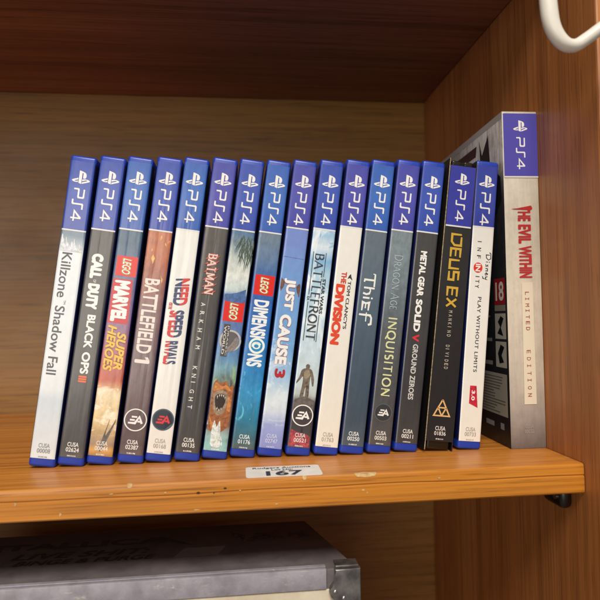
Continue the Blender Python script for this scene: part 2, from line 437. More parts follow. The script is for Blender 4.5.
part("back_panel", backwood, slab(-.435, WX + .012, BD, BD + .006, -.24, UH + .10))
part("side_panel", sidewood, slab(WX, WX + .018, -.0665, BD - .0003, -.24, UH + .10, .0012))
part("side_panel", sidewood, slab(-.4385, -.4205, -.0665, BD - .0003, -.24, UH + .10, .0012))
# shelf support under the board
dk = NT("dark_brown_plastic"); dk.set(col=lin("1d130d"), rough=.35)
bm = bmesh.new(); box(bm, WX - .0075, WX - .0002, -.0345, -.0150, -.0268 + Z0, -TH - .0002 + Z0, .003, 3)
sup = part("shelf_support", dk.m, bm, 50)
steel = NT("steel"); steel.set(col=(.55, .53, .5, 1), metal=1, rough=.3)
bm = bmesh.new(); bmesh.ops.create_cone(bm, cap_ends=True, segments=18, radius1=.0016, radius2=.0013, depth=.0014, matrix=Matrix.Translation((WX - .0078, -.0300, -.0208 + Z0)) @ Matrix.Rotation(R(90), 4, 'Y'))
obj("screw", bm, steel.m, sup, 40)

# ------------------------------------------------------------------ printed cover sheets
L = 0.1686            # height of a game case
PX = 168.6 / 311.0    # mm of case height for one photo pixel row
def cover_mat(name, stops, mottle=.12, wav=.03, nscale=60, streak=0.0, coat=.8, extra=None):
    """printed paper under a clear sleeve: stops = [(mm from the top, colour)]"""
    q = NT(name); tc = q.n("ShaderNodeTexCoord"); sp = q.n("ShaderNodeSeparateXYZ"); q.l(tc.outputs["Object"], sp.inputs[0])
    f = q.math('SUBTRACT', 1.0, q.math('DIVIDE', sp.outputs[2], L))
    v = q.coords((1, 1, .45)); nz = q.noise(v, nscale, 5, .62, .4)
    if wav: f = q.math('ADD', f, q.math('MULTIPLY', q.math('SUBTRACT', nz, .5), wav))
    c = q.ramp(f, [(mm / (L * 1000), lin(k)) for mm, k in stops])
    n2 = q.noise(q.coords((1, 1, .6)), 260, 5, .65)
    dk = q.ramp(n2, [(.35, (1 - mottle * 2,) * 3 + (1,)), (.6, (1, 1, 1, 1))]); c = q.mix(1.0, c, dk, 'MULTIPLY')
    if streak:
        n3 = q.noise(q.coords((1, 1, .08)), 500, 3, .6); c = q.mix(q.math('MULTIPLY', n3, streak), c, (.9, .9, .9, 1))
    if extra: c = extra(q, c, f)
    q.l(c, q.b.inputs["Base Color"])
    sc = q.noise(q.coords((1, 1, .3)), 420, 4, .7)
    q.l(q.math('MULTIPLY_ADD', sc, .22, .06), q.b.inputs["Coat Roughness"])
    q.set(rough=.42, coat=coat)
    rip = q.noise(q.coords((1, 1, .06)), 210, 2, .5, .3); sm = q.noise(q.coords((1, 1, .5)), 95, 3, .6)
    h = q.math('ADD', q.math('MULTIPLY', rip, 1.0), q.math('MULTIPLY', sm, .35))
    bp = q.n("ShaderNodeBump"); bp.inputs["Strength"].default_value = .35; bp.inputs["Distance"].default_value = .0009
    q.l(h, bp.inputs["Height"]); q.l(bp.outputs[0], q.b.inputs["Coat Normal"])
    return q.m
DEL = 0.00022
def bend(u, T):
    """how far the wrapped sheet has curved back at u mm from the middle of the spine"""
    if T is None: return 0.0
    r = .0016 + DEL; e = abs(u) / 1000 - (T / 2 + DEL - r)
    return 0.0 if e <= 0 else r - math.sqrt(max(r * r - min(e, r * .6) ** 2, 0))
def spine_frame(T=None, H=L):
    """(s, u) in mm: s from the top down the spine, u from the middle to the right; lettering reads downwards"""
    return lambda s, u, lift: Vector((u / 1000, bend(u, T) - DEL - .00010 - lift, H - s / 1000))
def upright_frame(T=None, H=L):
    """(x, y) in mm, y measured down from the top edge as a negative number: lettering stands upright"""
    return lambda x, y, lift: Vector((x / 1000, bend(x, T) - DEL - .00010 - lift, H + y / 1000))
def sheet(t, z0, z1, d=DEL, rc=.0016, nz=24):
    """printed strip on the spine, just rolling over the two rounded edges: the plastic shows as a rim beside it"""
    h = t / 2 + d; r = rc + d
    pts = [(-h + r + r * math.cos(R(a)), -d + r + r * math.sin(R(a))) for a in (237, 248, 259, 270)]
    pts += [(h - r + r * math.cos(R(a)), -d + r + r * math.sin(R(a))) for a in (270, 281, 292, 303)]
    pts = pts[:4] + [(pts[3][0] * (1 - k / 6) + pts[4][0] * k / 6, -d) for k in range(1, 6)] + pts[4:]
    bm = bmesh.new(); rows = []
    for i in range(nz + 1):
        z = z0 + (z1 - z0) * i / nz; rows.append([bm.verts.new((x, y, z)) for x, y in pts])
    for a, b in zip(rows, rows[1:]):
        for k in range(len(pts) - 1): bm.faces.new((a[k], a[k + 1], b[k + 1], b[k]))
    return bm
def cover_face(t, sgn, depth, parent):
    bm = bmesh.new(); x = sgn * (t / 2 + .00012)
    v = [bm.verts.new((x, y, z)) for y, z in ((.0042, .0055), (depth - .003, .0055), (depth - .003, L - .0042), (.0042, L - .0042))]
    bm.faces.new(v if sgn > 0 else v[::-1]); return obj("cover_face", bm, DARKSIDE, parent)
white = ink("e9e6e0"); pwhite = ink("efece6")
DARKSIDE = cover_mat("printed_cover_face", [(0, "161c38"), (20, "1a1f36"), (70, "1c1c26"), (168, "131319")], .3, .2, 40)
GROUP = "game cases leaning in a row on the shelf"

def make_case(px_top, px_bot, brx, y, lean, label, band_px, stops, blue, code, code_col, t=.0139, shell="1b3fae", depth=.1355, logo_px=22, **kw):
    th = R(lean); r = .0016
    brx -= .0004
    root = thing("game_case", label, "game case",
                 (brx - t / 2 * math.cos(th), y, (t / 2 - r) * math.sin(th) + r * (1 - math.cos(th)) - .00002), (0, th, 0), GROUP)
    bm = bmesh.new(); box(bm, -t / 2, t / 2, 0, depth, 0, L, r, 4)
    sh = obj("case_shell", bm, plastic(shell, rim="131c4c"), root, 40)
    PXC = 168.6 / (px_bot - px_top)
    mm = lambda p: (p - px_top) * PXC
    b = mm(band_px)
    cv = obj("cover_sheet", sheet(t, .0047, L - .0032), cover_mat("printed_cover", stops(mm), **kw), root, 60)
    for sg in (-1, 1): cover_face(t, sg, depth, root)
    # blue band with its white rule
    fr = spine_frame(t); hw = t * 1000 / 2 + DEL * 1000
    def wrap(name, z0, z1, m, d):
        return obj(name, sheet(t, z0, z1, d, .0016, 8), m, cv, 60)
    q = cover_mat("printed_band", [(0, blue[0]), (b * .5, blue[-1]), (b, blue[0])], .05, .02, 40)
    wrap("platform_band", L - b / 1000, L - .00315, q, DEL + .00006)
    wrap("white_rule", L - b / 1000 - .0008, L - b / 1000 - .00001, ink("dfdcd8"), DEL + .00006)
    uf = upright_frame(t); F = Flat(uf); F.lift = .00006; maker_mark(F, .2, -logo_px * PXC, 9.4); F.done("platform_logo", white, cv)
    F = Flat(fr); F.lift = .00006; ps4(F, (logo_px + 12) * PXC, (logo_px + 44.5) * PXC, -3.1, 3.1); F.done("platform_lettering", white, cv)
    # product code, two lines, upright, and the tiny line below
    F = Flat(uf); c2 = code; u0 = -(L * 1000 - 10.2)
    F.text("CUSA", -2.8, 3.0, u0 + .2, u0 + 2.5, .02); F.text(c2, -3.3, 3.5, u0 - 2.6, u0 - .3, .02)
    for k in range(7):
        x_ = -2.2 + k * .66; a_ = random.uniform(.28, .55); h_ = random.uniform(-.1, .1); F.poly([(x_, u0 - 5.0), (x_ + a_, u0 - 5.0 + h_), (x_ + a_ * .9, u0 - 4.3), (x_ + .05, u0 - 4.25 + h_)])
    F.done("code_lettering", ink(code_col), cv)
    return root, cv, mm, fr, uf
def toy_logo(cv, fr, s0, s1, u0=-5.2, u1=5.9):
    F = Flat(fr); F.poly([(s0, u0), (s1, u0), (s1, u1), (s0, u1)]); q = F.done("logo_panel", ink("d8231c"), cv); l0 = F.lift
    c = (u0 + u1) / 2; d = s1 - s0
    for name, b, col, e in (("logo_outline", .075, "f3c82c", .2), ("logo_outline", .045, "221a14", .08), ("logo_lettering", .012, "f4f1ea", -.15)):
        G = Flat(fr); l0 += .00003; G.lift = l0; G.text("LEGO", s0 + 1.2 - e, s1 - 1.0 + e, c - 2.4 - e, c + 2.4 + e, b, .25); G.done(name, ink(col), cv)
def emblem(cv, uf, y, r, ring_col, fill, letters, rw=.10):
    if fill: F = Flat(uf); F.lift = .00004; F.disc(.1, y, r); F.done("emblem_disc", ink(fill), cv)
    F = Flat(uf); F.lift = .00007; F.ring(.1, y, r * (1 - rw), r); F.done("emblem_ring", ink(ring_col), cv)
    F = Flat(uf); F.lift = .0001; publisher_mark(F, .1, y, r * .88); F.done("emblem_lettering", ink(letters), cv)
def words(cv, fr, items, col, name="title_lettering", lift=0.0):
    F = Flat(fr); F.lift = lift
    for it in items: F.text(*it[:5], **(it[5] if len(it) > 5 else {}))
    return F.done(name, ink(col), cv)
def rounded(p, n=5):
    out = []; N = len(p)
    for i in range(N):
        a, b, c, d = (Vector(p[(i + k) % N]) for k in (-1, 0, 1, 2))
        for k in range(n):
            t = k / n; out.append(tuple(0.5 * ((2 * b) + (c - a) * t + (2 * a - 5 * b + 4 * c - d) * t * t + (3 * b - a - 3 * c + d) * t ** 3) * .85 + (b + (c - b) * t) * .15))
    return out
def art(c, c2=None, scale=420):
    """unevenly printed picture colour"""
    k = ("art", c, c2, scale)
    if k not in MATS:
        q = NT("printed_art"); a = lin(c); b = lin(c2) if c2 else tuple(x * .5 for x in a[:3]) + (1,)
        f = q.noise(q.coords(), scale, 6, .7, .8); q.l(q.ramp(f, [(.34, b), (.56, a), (.75, tuple(min(1, x * 1.35) for x in a[:3]) + (1,))]), q.b.inputs["Base Color"])
        q.set(rough=.32, coat=.3, croug=.15); MATS[k] = q.m
    return MATS[k]
def shape(cv, frame, polys, col, name="printed_shape", lift=0.0, smooth=True, col2=None):
    F = Flat(frame); F.lift = lift
    for p in polys:
        q = rounded(p) if smooth and len(p) > 4 else p
        if name.startswith("printed"):
            q = [(max(-5.7, min(5.7, x)), y) for x, y in q] if q[0][1] < 0 and min(y for x, y in q) < -15 else [(x, max(-5.7, min(5.7, y))) for x, y in q]
        q = [a for i, a in enumerate(q) if math.hypot(a[0] - q[i - 1][0], a[1] - q[i - 1][1]) > .02]
        F.poly(q)
    return F.done(name, art(col, col2), cv)
def blot(col, p0, p1, scale=120, lo=.5, hi=.6, sc=(1, 1, .5), dist=1.0):
    """soft printed patches of one colour between two heights (mm from the top)"""
    def fn(q, c, f):
        n = q.noise(q.coords(sc), scale, 5, .6, dist)
        m = q.math('MULTIPLY', q.ramp(n, [(lo, (0, 0, 0, 1)), (hi, (1, 1, 1, 1))]), q.ramp(f, [((p0 - 3) / 168.6, (0, 0, 0, 1)), (p0 / 168.6, (1, 1, 1, 1)), (p1 / 168.6, (1, 1, 1, 1)), ((p1 + 4) / 168.6, (0, 0, 0, 1))]))
        return q.mix(m, c, lin(col))
    return fn
def both(*fs):
    def fn(q, c, f):
        for g in fs: c = g(q, c, f)
        return c
    return fn
B1, B2, B3 = ("2b46a4", "3551ae"), ("2a58ac", "3567b8"), ("3d409e", "494aa8")

# 1 white spine, dark plain lettering
r_, cv, mm, fr, uf = make_case(156, 466.5, -.0969, -.0062, 7.7, "off white game case with plain dark lettering, at the left end of the row", 231,
    lambda m: [(0, "5d7288"), (m(238), "6f8496"), (m(246), "a9b4bc"), (m(253), "dfe4e6"), (m(390), "dce1e3"), (m(400), "c6d1d8"), (m(425), "d3dade"), (168, "dfe2e2")],
    B1, "00008", "8d8f90", mottle=.03)
words(cv, fr, [("Killzone", mm(254.5), mm(299.5), -4.1, .9, dict(ref="K", bold=.012)), ("TM", mm(302), mm(306), -.2, .9), ("Shadow Fall", mm(308), mm(376), -4.1, .9, dict(ref="S", bold=.012))], "35393d")
shape(cv, fr, [[(mm(a), u), (mm(a + 1), u + .5), (mm(253), u + 1.7), (mm(253), u - .3)] for a, u in ((234, -6.9), (236, -5.6), (241, -4.6), (239, -3.4), (244, -2.4), (247, -1.2), (243, -.2), (240, .9), (246, 2.0), (249, 3.0), (245, 4.0), (248, 4.9))], "dfe4e6", "printed_feathers")
# 2 dark grey, white block capitals
r_, cv, mm, fr, uf = make_case(156.7, 466, -.0821, -.0065, 8.0, "game case with dark grey spine, bold white capitals and three small orange bars", 231,
    lambda m: [(0, "373534"), (m(250), "383635"), (m(330), "2b292a"), (m(400), "252223"), (168, "35302e")], B1, "02624", "e8e5e0", mottle=.10, streak=.06)
words(cv, fr, [("CALL", mm(256), mm(281), -3.8, 2.4, dict(bold=.1)), ("DUTY", mm(286), mm(311.5), -3.8, 2.4, dict(bold=.1)), ("OF", mm(282), mm(285), -1.4, .1),
               ("BLACK", mm(317), mm(350), -1.8, 2.6, dict(bold=.045)), ("OPS", mm(354), mm(375.5), -1.8, 2.6, dict(bold=.045))], "efece6")
F = Flat(fr)
for k in range(3): F.poly([(mm(377.5 + k * 2.3), -2.0), (mm(379.2 + k * 2.3), -2.0), (mm(379.2 + k * 2.3), 2.2), (mm(377.5 + k * 2.3), 2.2)])
F.done("numeral", ink("e8652a"), cv)
# 3 blue to cream, red panel
r_, cv, mm, fr, uf = make_case(157.5, 464.5, -.0672, -.0062, 7.9, "game case fading from teal through red to cream, yellow lettering below red panel", 231,
    lambda m: [(0, "43647e"), (m(245), "40607a"), (m(275), "5d6f90"), (m(310), "7d6a92"), (m(340), "9a6684"), (m(362), "b4605e"), (m(382), "c2583c"), (m(389), "d8a070"), (m(394), "ecd9b0"), (m(420), "e6c88f"), (m(432), "c9a878"), (m(444), "a98d74"), (m(450), "d9a24f"), (m(458), "8c5a2c"), (168, "6c4a2c")],
    B2, "00044", "e6e2dc", mottle=.12, wav=.02, extra=both(blot("f6ead0", 128, 150, 90, .5, .62, (1, 1, 1.6)), blot("3a4a60", 40, 70, 120, .55, .65)))
toy_logo(cv, fr, mm(258.5), mm(278.5))
F = Flat(fr); F.poly([(mm(281.5), -5.8), (mm(325.5), -5.8), (mm(325.5), 4.8), (mm(281.5), 4.8)]); F.done("title_panel", ink("c5202c"), cv)
words(cv, fr, [("MARVEL", mm(283), mm(324), -4.7, 3.7, dict(bold=.075))], "f1eee8", lift=.00003)
for b, col, l in ((.085, "3a1a10", 0.0), (.045, "f2b636", .00003)):
    words(cv, fr, [("SUPER", mm(334), mm(371), .3, 5.2, dict(bold=b, shear=.2)), ("HEROES", mm(328), mm(373), -5.0, -.2, dict(bold=b, shear=.2))], col, lift=l)
shape(cv, uf, [[(-1.2, -mm(448)), (2.6, -mm(419)), (1.2, -mm(436)), (6.2, -mm(418)), (.6, -mm(449))]], "6f6660", "printed_blades")
# 4 orange to mauve
r_, cv, mm, fr, uf = make_case(156.5, 463.3, -.0512, -.0062, 7.85, "game case with rusty orange to mauve spine, tall pale capitals and white ring emblem", 231,
    lambda m: [(0, "b96a4a"), (m(245), "bd6f4c"), (m(262), "b76a4c"), (m(285), "9b6254"), (m(310), "836062"), (m(350), "725a5e"), (m(420), "5f4b4c"), (168, "574646")],
    B1, "02387", "eae6e0", mottle=.12, wav=.06, extra=both(blot("e0a066", 42, 62, 210, .64, .72), blot("6b4640", 42, 90, 110, .55, .7)))
words(cv, fr, [("BATTLEFIELD", mm(280.5), mm(355), -4.6, 3.4, dict(bold=.03)), ("1", mm(361.2), mm(364.8), -4.6, 3.4, dict(bold=.05))], "ead9d0")
shape(cv, fr, [[(mm(361.5), 3.4), (mm(361.5), 1.6), (mm(358.4), .6), (mm(358.4), 2.2)]], "ead9d0", "numeral_flag", 0.0, False)
shape(cv, fr, [[(mm(236), 1.0), (mm(239), 1.6), (mm(242), .8), (mm(239), .5)], [(mm(256), -2.2), (mm(260), -1), (mm(266), -1.8), (mm(260), -3)], [(mm(250), -3.2), (mm(252), -2.7), (mm(254), -3.3), (mm(252), -3.6)],
               [(mm(276), 3.2), (mm(279), 3.7), (mm(284), 4.2), (mm(280), 4.6)], [(mm(243), 3.4), (mm(244), 3.9), (mm(247), 4.4), (mm(245), 3.4)]], "f2bd6c", "printed_sparks")
emblem(cv, uf, -mm(420.5), 6.1, "ece9e4", None, "ece9e4")
# 5 cream white, red and navy italic title
r_, cv, mm, fr, uf = make_case(157.5, 461.7, -.0366, -.0060, 7.9, "game case with cream spine, red and navy slanted title and dark round emblem", 230.5,
    lambda m: [(0, "e3e2dc"), (m(300), "e5e4de"), (168, "e4e1d8")], B2, "00168", "a9a59c", mottle=.02)
NV, RD = "2b3a66", "cf2f2e"
nfs = (("NEED", mm(279), mm(307), -3.0, 4.8), ("SPEED", mm(311.5), mm(339), -4.0, 4.0), ("RIVALS", mm(342), mm(366), -4.2, 2.8))
words(cv, fr, [n + (dict(bold=.05, shear=-.25),) for n in nfs] , NV)
words(cv, fr, [nfs[0] + (dict(bold=.05, shear=-.25, clip=(.7, 9)),), nfs[1] + (dict(bold=.05, shear=-.25, clip=(-9, -.2)),), nfs[2] + (dict(bold=.05, shear=-.25, clip=(-9, -1.6)),),
               ("FOR THE", mm(305), mm(311.5), -5.0, -3.0, dict(bold=.05))], RD, lift=.00004)
emblem(cv, uf, -mm(420), 5.9, "4b5968", "26303c", "d8343a", .11)
# 6 black brown, thorny title
r_, cv, mm, fr, uf = make_case(158, 461, -.0212, -.0065, 8.0, "game case with near black brown spine, thorny red edged title and widely spaced capitals", 228,
    lambda m: [(0, "433e3a"), (m(235), "4a443f"), (m(270), "3c3733"), (m(330), "302c29"), (m(400), "282422"), (168, "34302c")], B3, "00135", "e8e4de", mottle=.12, streak=.04)
for wd, col, l in ((.34, "c8594a", 0.0), (.15, "ddd3c8", .0001)):
    F = Flat(fr); F.lift = l; roman(F, "BATMAN", mm(256), mm(296), -2.1, 2.3, wd, .12 if l else .24, .3, .14)
    if not l:
        for s in (258, 263, 271, 279, 286, 293):
            F.poly([(mm(s), 2.2), (mm(s + 2.2), 2.2), (mm(s - 1.4), 4.2)]); F.poly([(mm(s + 1), -2.2), (mm(s + 3.2), -2.2), (mm(s + 3.5), -4.0)])
    F.done("title_lettering", ink(col), cv)
for wd, a, b, t_ in ((0, 305, 356, "ARKHAM"), (0, 368, 414, "KNIGHT")):
    F = Flat(fr); n = len(t_)
    for k, ch in enumerate(t_):
        s = mm(a + (b - a) * k / n); F.text(ch, s, s + (2.0 if ch != 'I' else .45), -3.0, -.6, .02)
    F.done("subtitle_lettering", ink("ddd8d0"), cv)
# 7 palm leaves, badge, brown beast
r_, cv, mm, fr, uf = make_case(159, 458.7, -.0063, -.0048, 8.05, "game case with palm leaf sky, grey badge below a red panel and roaring brown beast", 231,
    lambda m: [(0, "4c6f92"), (m(236), "55779a"), (m(246), "7f8f94"), (m(258), "b9c2bd"), (m(276), "dfe3da"), (m(292), "c3d2d2"), (m(297), "5d7fae"), (m(304), "4a6aa0"), (m(330), "5a7ab0"), (m(355), "5584b4"), (m(368), "6f9fb4"), (m(380), "6f8a84"), (m(400), "6a5a4c"), (m(425), "7b5a44"), (m(436), "9cc0be"), (m(444), "8fc4c4"), (168, "a9cfca")],
    B1, "01174", "e6e8e4", mottle=.14, wav=.03, extra=both(blot("46687f", 42, 52, 120), blot("8fb08a", 118, 126, 120, .5, .6), blot("4a3428", 124, 156, 140, .5, .62), blot("c8ddd8", 150, 165, 120, .52, .62)))
F = Flat(uf)
for k in range(60):
    x = random.uniform(-1, 6.6); y0 = -mm(random.uniform(236, 258)); a = random.uniform(-2.1, -1.0); ln = random.uniform(4, 10); wd = random.uniform(.12, .4)
    ex, ey = x + ln * math.cos(a) * .75, y0 + ln * math.sin(a)
    ex = max(-6.9, min(6.9, ex)); ey = min(-mm(234), ey)
    F.poly([(x, y0 + .2), (x + wd, y0), ((x + ex) / 2 + wd, (y0 + ey) / 2 + .3), (ex, ey), ((x + ex) / 2 - wd * .4, (y0 + ey) / 2)])
F.done("printed_leaves", ink("4f5f52"), cv)
shape(cv, uf, [[(-6.9, -mm(303)), (-6.9, -mm(297)), (-3, -mm(296)), (1, -mm(294)), (6.9, -mm(290)), (6.9, -mm(303))]], "4a6ea6", "printed_hills")
toy_logo(cv, fr, mm(302.5), mm(323))
F = Flat(uf); F.disc(.6, -mm(342), 6.0); F.done("badge_disc", ink("5f5b5c"), cv)
F = Flat(uf); F.lift = .00003; F.ring(.6, -mm(342), 5.0, 6.0); F.done("badge_ring", ink("b9b4b0"), cv)
F = Flat(fr); F.lift = .00004; F.poly([(mm(326), -3.9), (mm(358), -3.9), (mm(358), -.4), (mm(326), -.4)]); F.done("badge_panel", ink("4a4443"), cv)
words(cv, fr, [("JURASSIC", mm(327), mm(357), -1.8, -.7), ("WORLD", mm(328), mm(356), -3.6, -2.2, dict(bold=.02))], "d8d4cc", "badge_lettering", .00007)
shape(cv, uf, [[(-2, -mm(352)), (1, -mm(346)), (3.5, -mm(338)), (5.2, -mm(341)), (3.8, -mm(350)), (1, -mm(353))]], "8e8480", "badge_shape", .00007)
# beast: rough brown head, open dark mouth
hd = [(-5.6, 398), (-5.2, 385), (-3.6, 381), (-2.6, 384), (-.4, 383), (1.6, 382), (3.4, 387), (5.8, 385), (6.6, 391), (5.6, 400), (6.4, 410), (5.2, 424), (3.0, 430), (-.6, 433), (-3.4, 432), (-6.4, 428), (-5.6, 416)]
shape(cv, uf, [[(x, -mm(y)) for x, y in hd]], "a5653a", "printed_beast", .00002, True, "6a3f24")
shape(cv, uf, [[(x, -mm(y)) for x, y in p] for p in ([(-5.2, 392), (-4.4, 384), (-1, 387), (2.2, 386), (4.4, 391), (1.4, 390), (-2, 391)], [(3.4, 396), (5.4, 400), (5.2, 412), (3.6, 410)], [(-5.6, 416), (-4, 422), (-1, 425), (-4, 429)])], "cc8646", "printed_beast_light", .00004, True, "a5653a")
shape(cv, uf, [[(x, -mm(y)) for x, y in ((-4.8, 397), (-3, 392), (0, 391), (2.8, 394), (3.4, 402), (1.8, 413), (-1.2, 416), (-3.8, 411))]], "a08a72", "printed_beast_jaw", .00006)
shape(cv, uf, [[(x, -mm(y)) for x, y in ((-3.6, 398), (-1.8, 395), (1.2, 395), (2.2, 401), (.8, 409), (-1.4, 411), (-3, 407))]], "33241e", "printed_beast_mouth", .00008)
shape(cv, uf, [[(x, -mm(y)), (x + .7, -mm(y)), (x + .35, -mm(y + d))] for x, y, d in ((-2.8, 396.8, 3.4), (-1.7, 395.6, 2.6), (-.6, 395.2, 2.6), (.5, 395.4, 2.8), (1.4, 397, 3), (-2.2, 410, -2.6), (-1.1, 411, -2.4), (0, 410, -2.4))], "e4dccb", "printed_teeth", .0001)
shape(cv, uf, [[(x, -mm(y)) for x, y in ((-4.6, 388.5), (-4.0, 387.4), (-3.3, 388), (-3.6, 389.2), (-4.3, 389.5))]], "e0b23c", "printed_eye", .0001)
shape(cv, uf, [[(x, -mm(y)) for x, y in ((-3.4, 433), (-2.4, 421), (-.8, 427), (.6, 421), (1.6, 432), (2.2, 446), (-2.6, 446))]], "dfe9e4", "printed_splash", .00008)
# 8 bright blue, ring letter
r_, cv, mm, fr, uf = make_case(160.5, 457, .0090, -.0034, 8.05, "game case with bright blue spine, white title with swirl letter, grey top and red panel", 233.5,
    lambda m: [(0, "66788c"), (m(240), "6c7f92"), (m(262), "5c7aa0"), (m(276), "3566a4"), (m(300), "1f5fae"), (m(345), "1d72be"), (m(372), "1b83c4"), (m(395), "2a93c8"), (m(420), "1f7a9c"), (m(438), "3a6a78"), (m(448), "4d5a58"), (168, "5a5450")],
    B2, "01176", "dfe6e6", mottle=.14, wav=.05, extra=both(blot("63c0dc", 118, 150, 70, .56, .68, (1.6, 1, .9), 2.5), blot("123f80", 70, 140, 100, .58, .7)))
toy_logo(cv, fr, mm(277), mm(297))
words(cv, fr, [("DIMENSI", mm(302), mm(339.5), -4.2, 4.4, dict(bold=.05)), ("NS", mm(355.5), mm(368), -4.2, 4.4, dict(bold=.05))], "e9ecec")
F = Flat(uf); F.disc(.4, -mm(347.3), 4.5); F.done("swirl_disc", ink("2d88b8"), cv)
F = Flat(uf); F.lift = .00003; F.ring(.4, -mm(347.3), 3.3, 4.5); F.ring(.2, -mm(347.6), 1.0, 1.7, 24, 1.3)
F.stroke(arc(.2, -mm(347.4), 2.4, 2.0, 20, 200), .5); F.done("swirl_letter", ink("e6efe9"), cv)
# 9 periwinkle sky
r_, cv, mm, fr, uf = make_case(159.5, 456.5, .0242, -.0042, 8.0, "game case with pale periwinkle sky spine, white rough title and dark red numeral", 228.5,
    lambda m: [(0, "6c80c4"), (m(245), "7088c8"), (m(262), "6e92cc"), (m(300), "6b9ad2"), (m(350), "72a6d8"), (m(378), "9fc3e0"), (m(400), "d3dfe2"), (m(412), "cfd8e4"), (m(425), "9aa6d6"), (168, "7d84c6")],
    B3, "02747", "c6cbe6", mottle=.05, wav=.04, extra=blot("dbe4ea", 105, 150, 80, .5, .65, (1, 1, 1.4)))
for b, col, l, e in ((.10, "a3553f", 0.0, .15), (.06, "e8eae8", .00004, 0)):
    words(cv, fr, [("JUST", mm(280), mm(312), -3.7 - e, 3.0 + e, dict(bold=b)), ("CAUSE", mm(316), mm(366), -3.7 - e, 3.0 + e, dict(bold=b))], col, lift=l + .00003)
words(cv, fr, [("3", mm(370), mm(379), -2.9, 3.1, dict(bold=.06))], "b02a34")
shape(cv, uf, [[(x, -mm(y)) for x, y in p] for p in ([(-6.2, 282), (-5.6, 280), (-4.6, 281.5), (-3.4, 284), (-3.6, 288), (-4.4, 291), (-5.2, 293.5), (-6.2, 290)], [(3.4, 288), (4.2, 285), (5.2, 284), (6.2, 286.5), (6.2, 297), (5.3, 297.5), (4.5, 294), (3.9, 292)])], "7a5548", "printed_rock", 0.0, False, "4a3430")
shape(cv, uf, [[(-6.9, -mm(258.3)), (6.9, -mm(259)), (6.9, -mm(259.6)), (-6.9, -mm(258.9))]], "6d78b8", "printed_horizon")
# 10 clouds and soldier
r_, cv, mm, fr, uf = make_case(160, 455.7, .0400, -.0050, 7.85, "game case with cloudy sky spine, thin serif title between rules and small standing soldier", 230,
    lambda m: [(0, "86b2d4"), (m(238), "9fc3dd"), (m(248), "d8e4ea"), (m(262), "7fb0d6"), (m(275), "a8cade"), (m(300), "bcd6e6"), (m(345), "c6dbe4"), (m(385), "c8d6d8"), (m(396), "b9c0bc"), (m(402), "5d5654"), (m(412), "3c3637"), (m(430), "3f383a"), (m(447), "524a4c"), (168, "6c3038")],
    B1, "00521", "dcd6d4", mottle=.08, wav=.05, extra=both(blot("eef2f2", 42, 110, 90, .5, .62), blot("5f9ccb", 42, 75, 130, .56, .64), blot("231f22", 140, 160, 110, .5, .6)))
F = Flat(fr); roman(F, "BATTLEFRONT", mm(255.5), mm(342), -3.3, 1.5, .15, .07, .2, .1); F.done("title_lettering", ink("3b4148"), cv)
F = Flat(fr); F.poly([(mm(254), -4.8), (mm(297), -4.8), (mm(297), -4.4), (mm(254), -4.4)]); F.poly([(mm(304), -4.8), (mm(343), -4.8), (mm(343), -4.4), (mm(304), -4.4)])
F.poly([(mm(254), 2.4), (mm(278), 2.4), (mm(278), 2.8), (mm(254), 2.8)]); F.poly([(mm(316), 2.4), (mm(343), 2.4), (mm(343), 2.8), (mm(316), 2.8)]); F.done("title_rule", ink("3b4148"), cv)
words(cv, fr, [("STAR WARS", mm(280), mm(315), 2.2, 4.2, dict(bold=.05))], "3b4148", "subtitle_lettering")
words(cv, fr, [("EA", mm(299), mm(303), -5.4, -3.8, dict(bold=.03))], "3b4148", "subtitle_lettering")
def P(*p): return [(x, -mm(y)) for x, y in p]
shape(cv, uf, [P((-7, 404), (-3, 399), (0, 397.5), (3, 399), (7, 403), (7, 412), (-7, 412))], "6c6460", "printed_rock")
shape(cv, uf, [P((-3.4, 372), (-1.6, 370), (1.2, 370), (2.6, 372), (4.0, 379), (4.2, 386), (3.4, 386.5), (2.6, 381), (2.0, 377), (1.8, 384), (2.0, 398), (.3, 398), (-.2, 388), (-1.2, 398), (-2.9, 398), (-2.2, 386), (-2.3, 378), (-4, 382), (-5.8, 386), (-6.2, 385), (-4.4, 379)),
                P((-.9, 370), (-1.3, 367), (-.2, 365.4), (1.0, 367), (.7, 370))], "7c6f60", "printed_soldier", .00003, True, "4a4138")
shape(cv, uf, [P((-1.6, 373), (.6, 371.5), (1.6, 376), (0, 380), (-1.8, 378))], "9c8e78", "printed_vest", .00006)
shape(cv, uf, [P((-6.9, 430), (-2, 432.5), (3, 434), (6.9, 436)) + P((6.9, 446.5), (-6.9, 446.5))], "b8474f", "printed_red_patch", 0.0, False, "3a2c34")
emblem(cv, uf, -mm(416), 6.0, "eeebe6", "463f3f", "eeebe6")
# 11 cream, red orange title
r_, cv, mm, fr, uf = make_case(159.3, 455, .0556, -.0062, 7.65, "game case with plain cream spine, bold orange red word and small black line beside it", 227.5,
    lambda m: [(0, "e4e1d8"), (m(300), "e6e3da"), (168, "e6dfd0")], B3, "01763", "aaa498", mottle=.02)
words(cv, fr, [("DIVISION", mm(286), mm(346.5), -5.0, .3, dict(bold=.08))], "dc4a2e")
words(cv, fr, [("THE", mm(273.5), mm(285.2), -2.6, .5, dict(bold=.05))], "cf4330", "subtitle_lettering", .00004)
words(cv, fr, [("TOM CLANCY'S", mm(282), mm(330), 1.5, 3.5, dict(bold=.03))], "3a3836", "subtitle_lettering")
shape(cv, fr, [[(mm(275), 2.8), (mm(277), 1.8), (mm(280), 1.2), (mm(279), 2.4), (mm(281), 4.0), (mm(277.5), 3.2)]], "3a3836", "printed_bird")
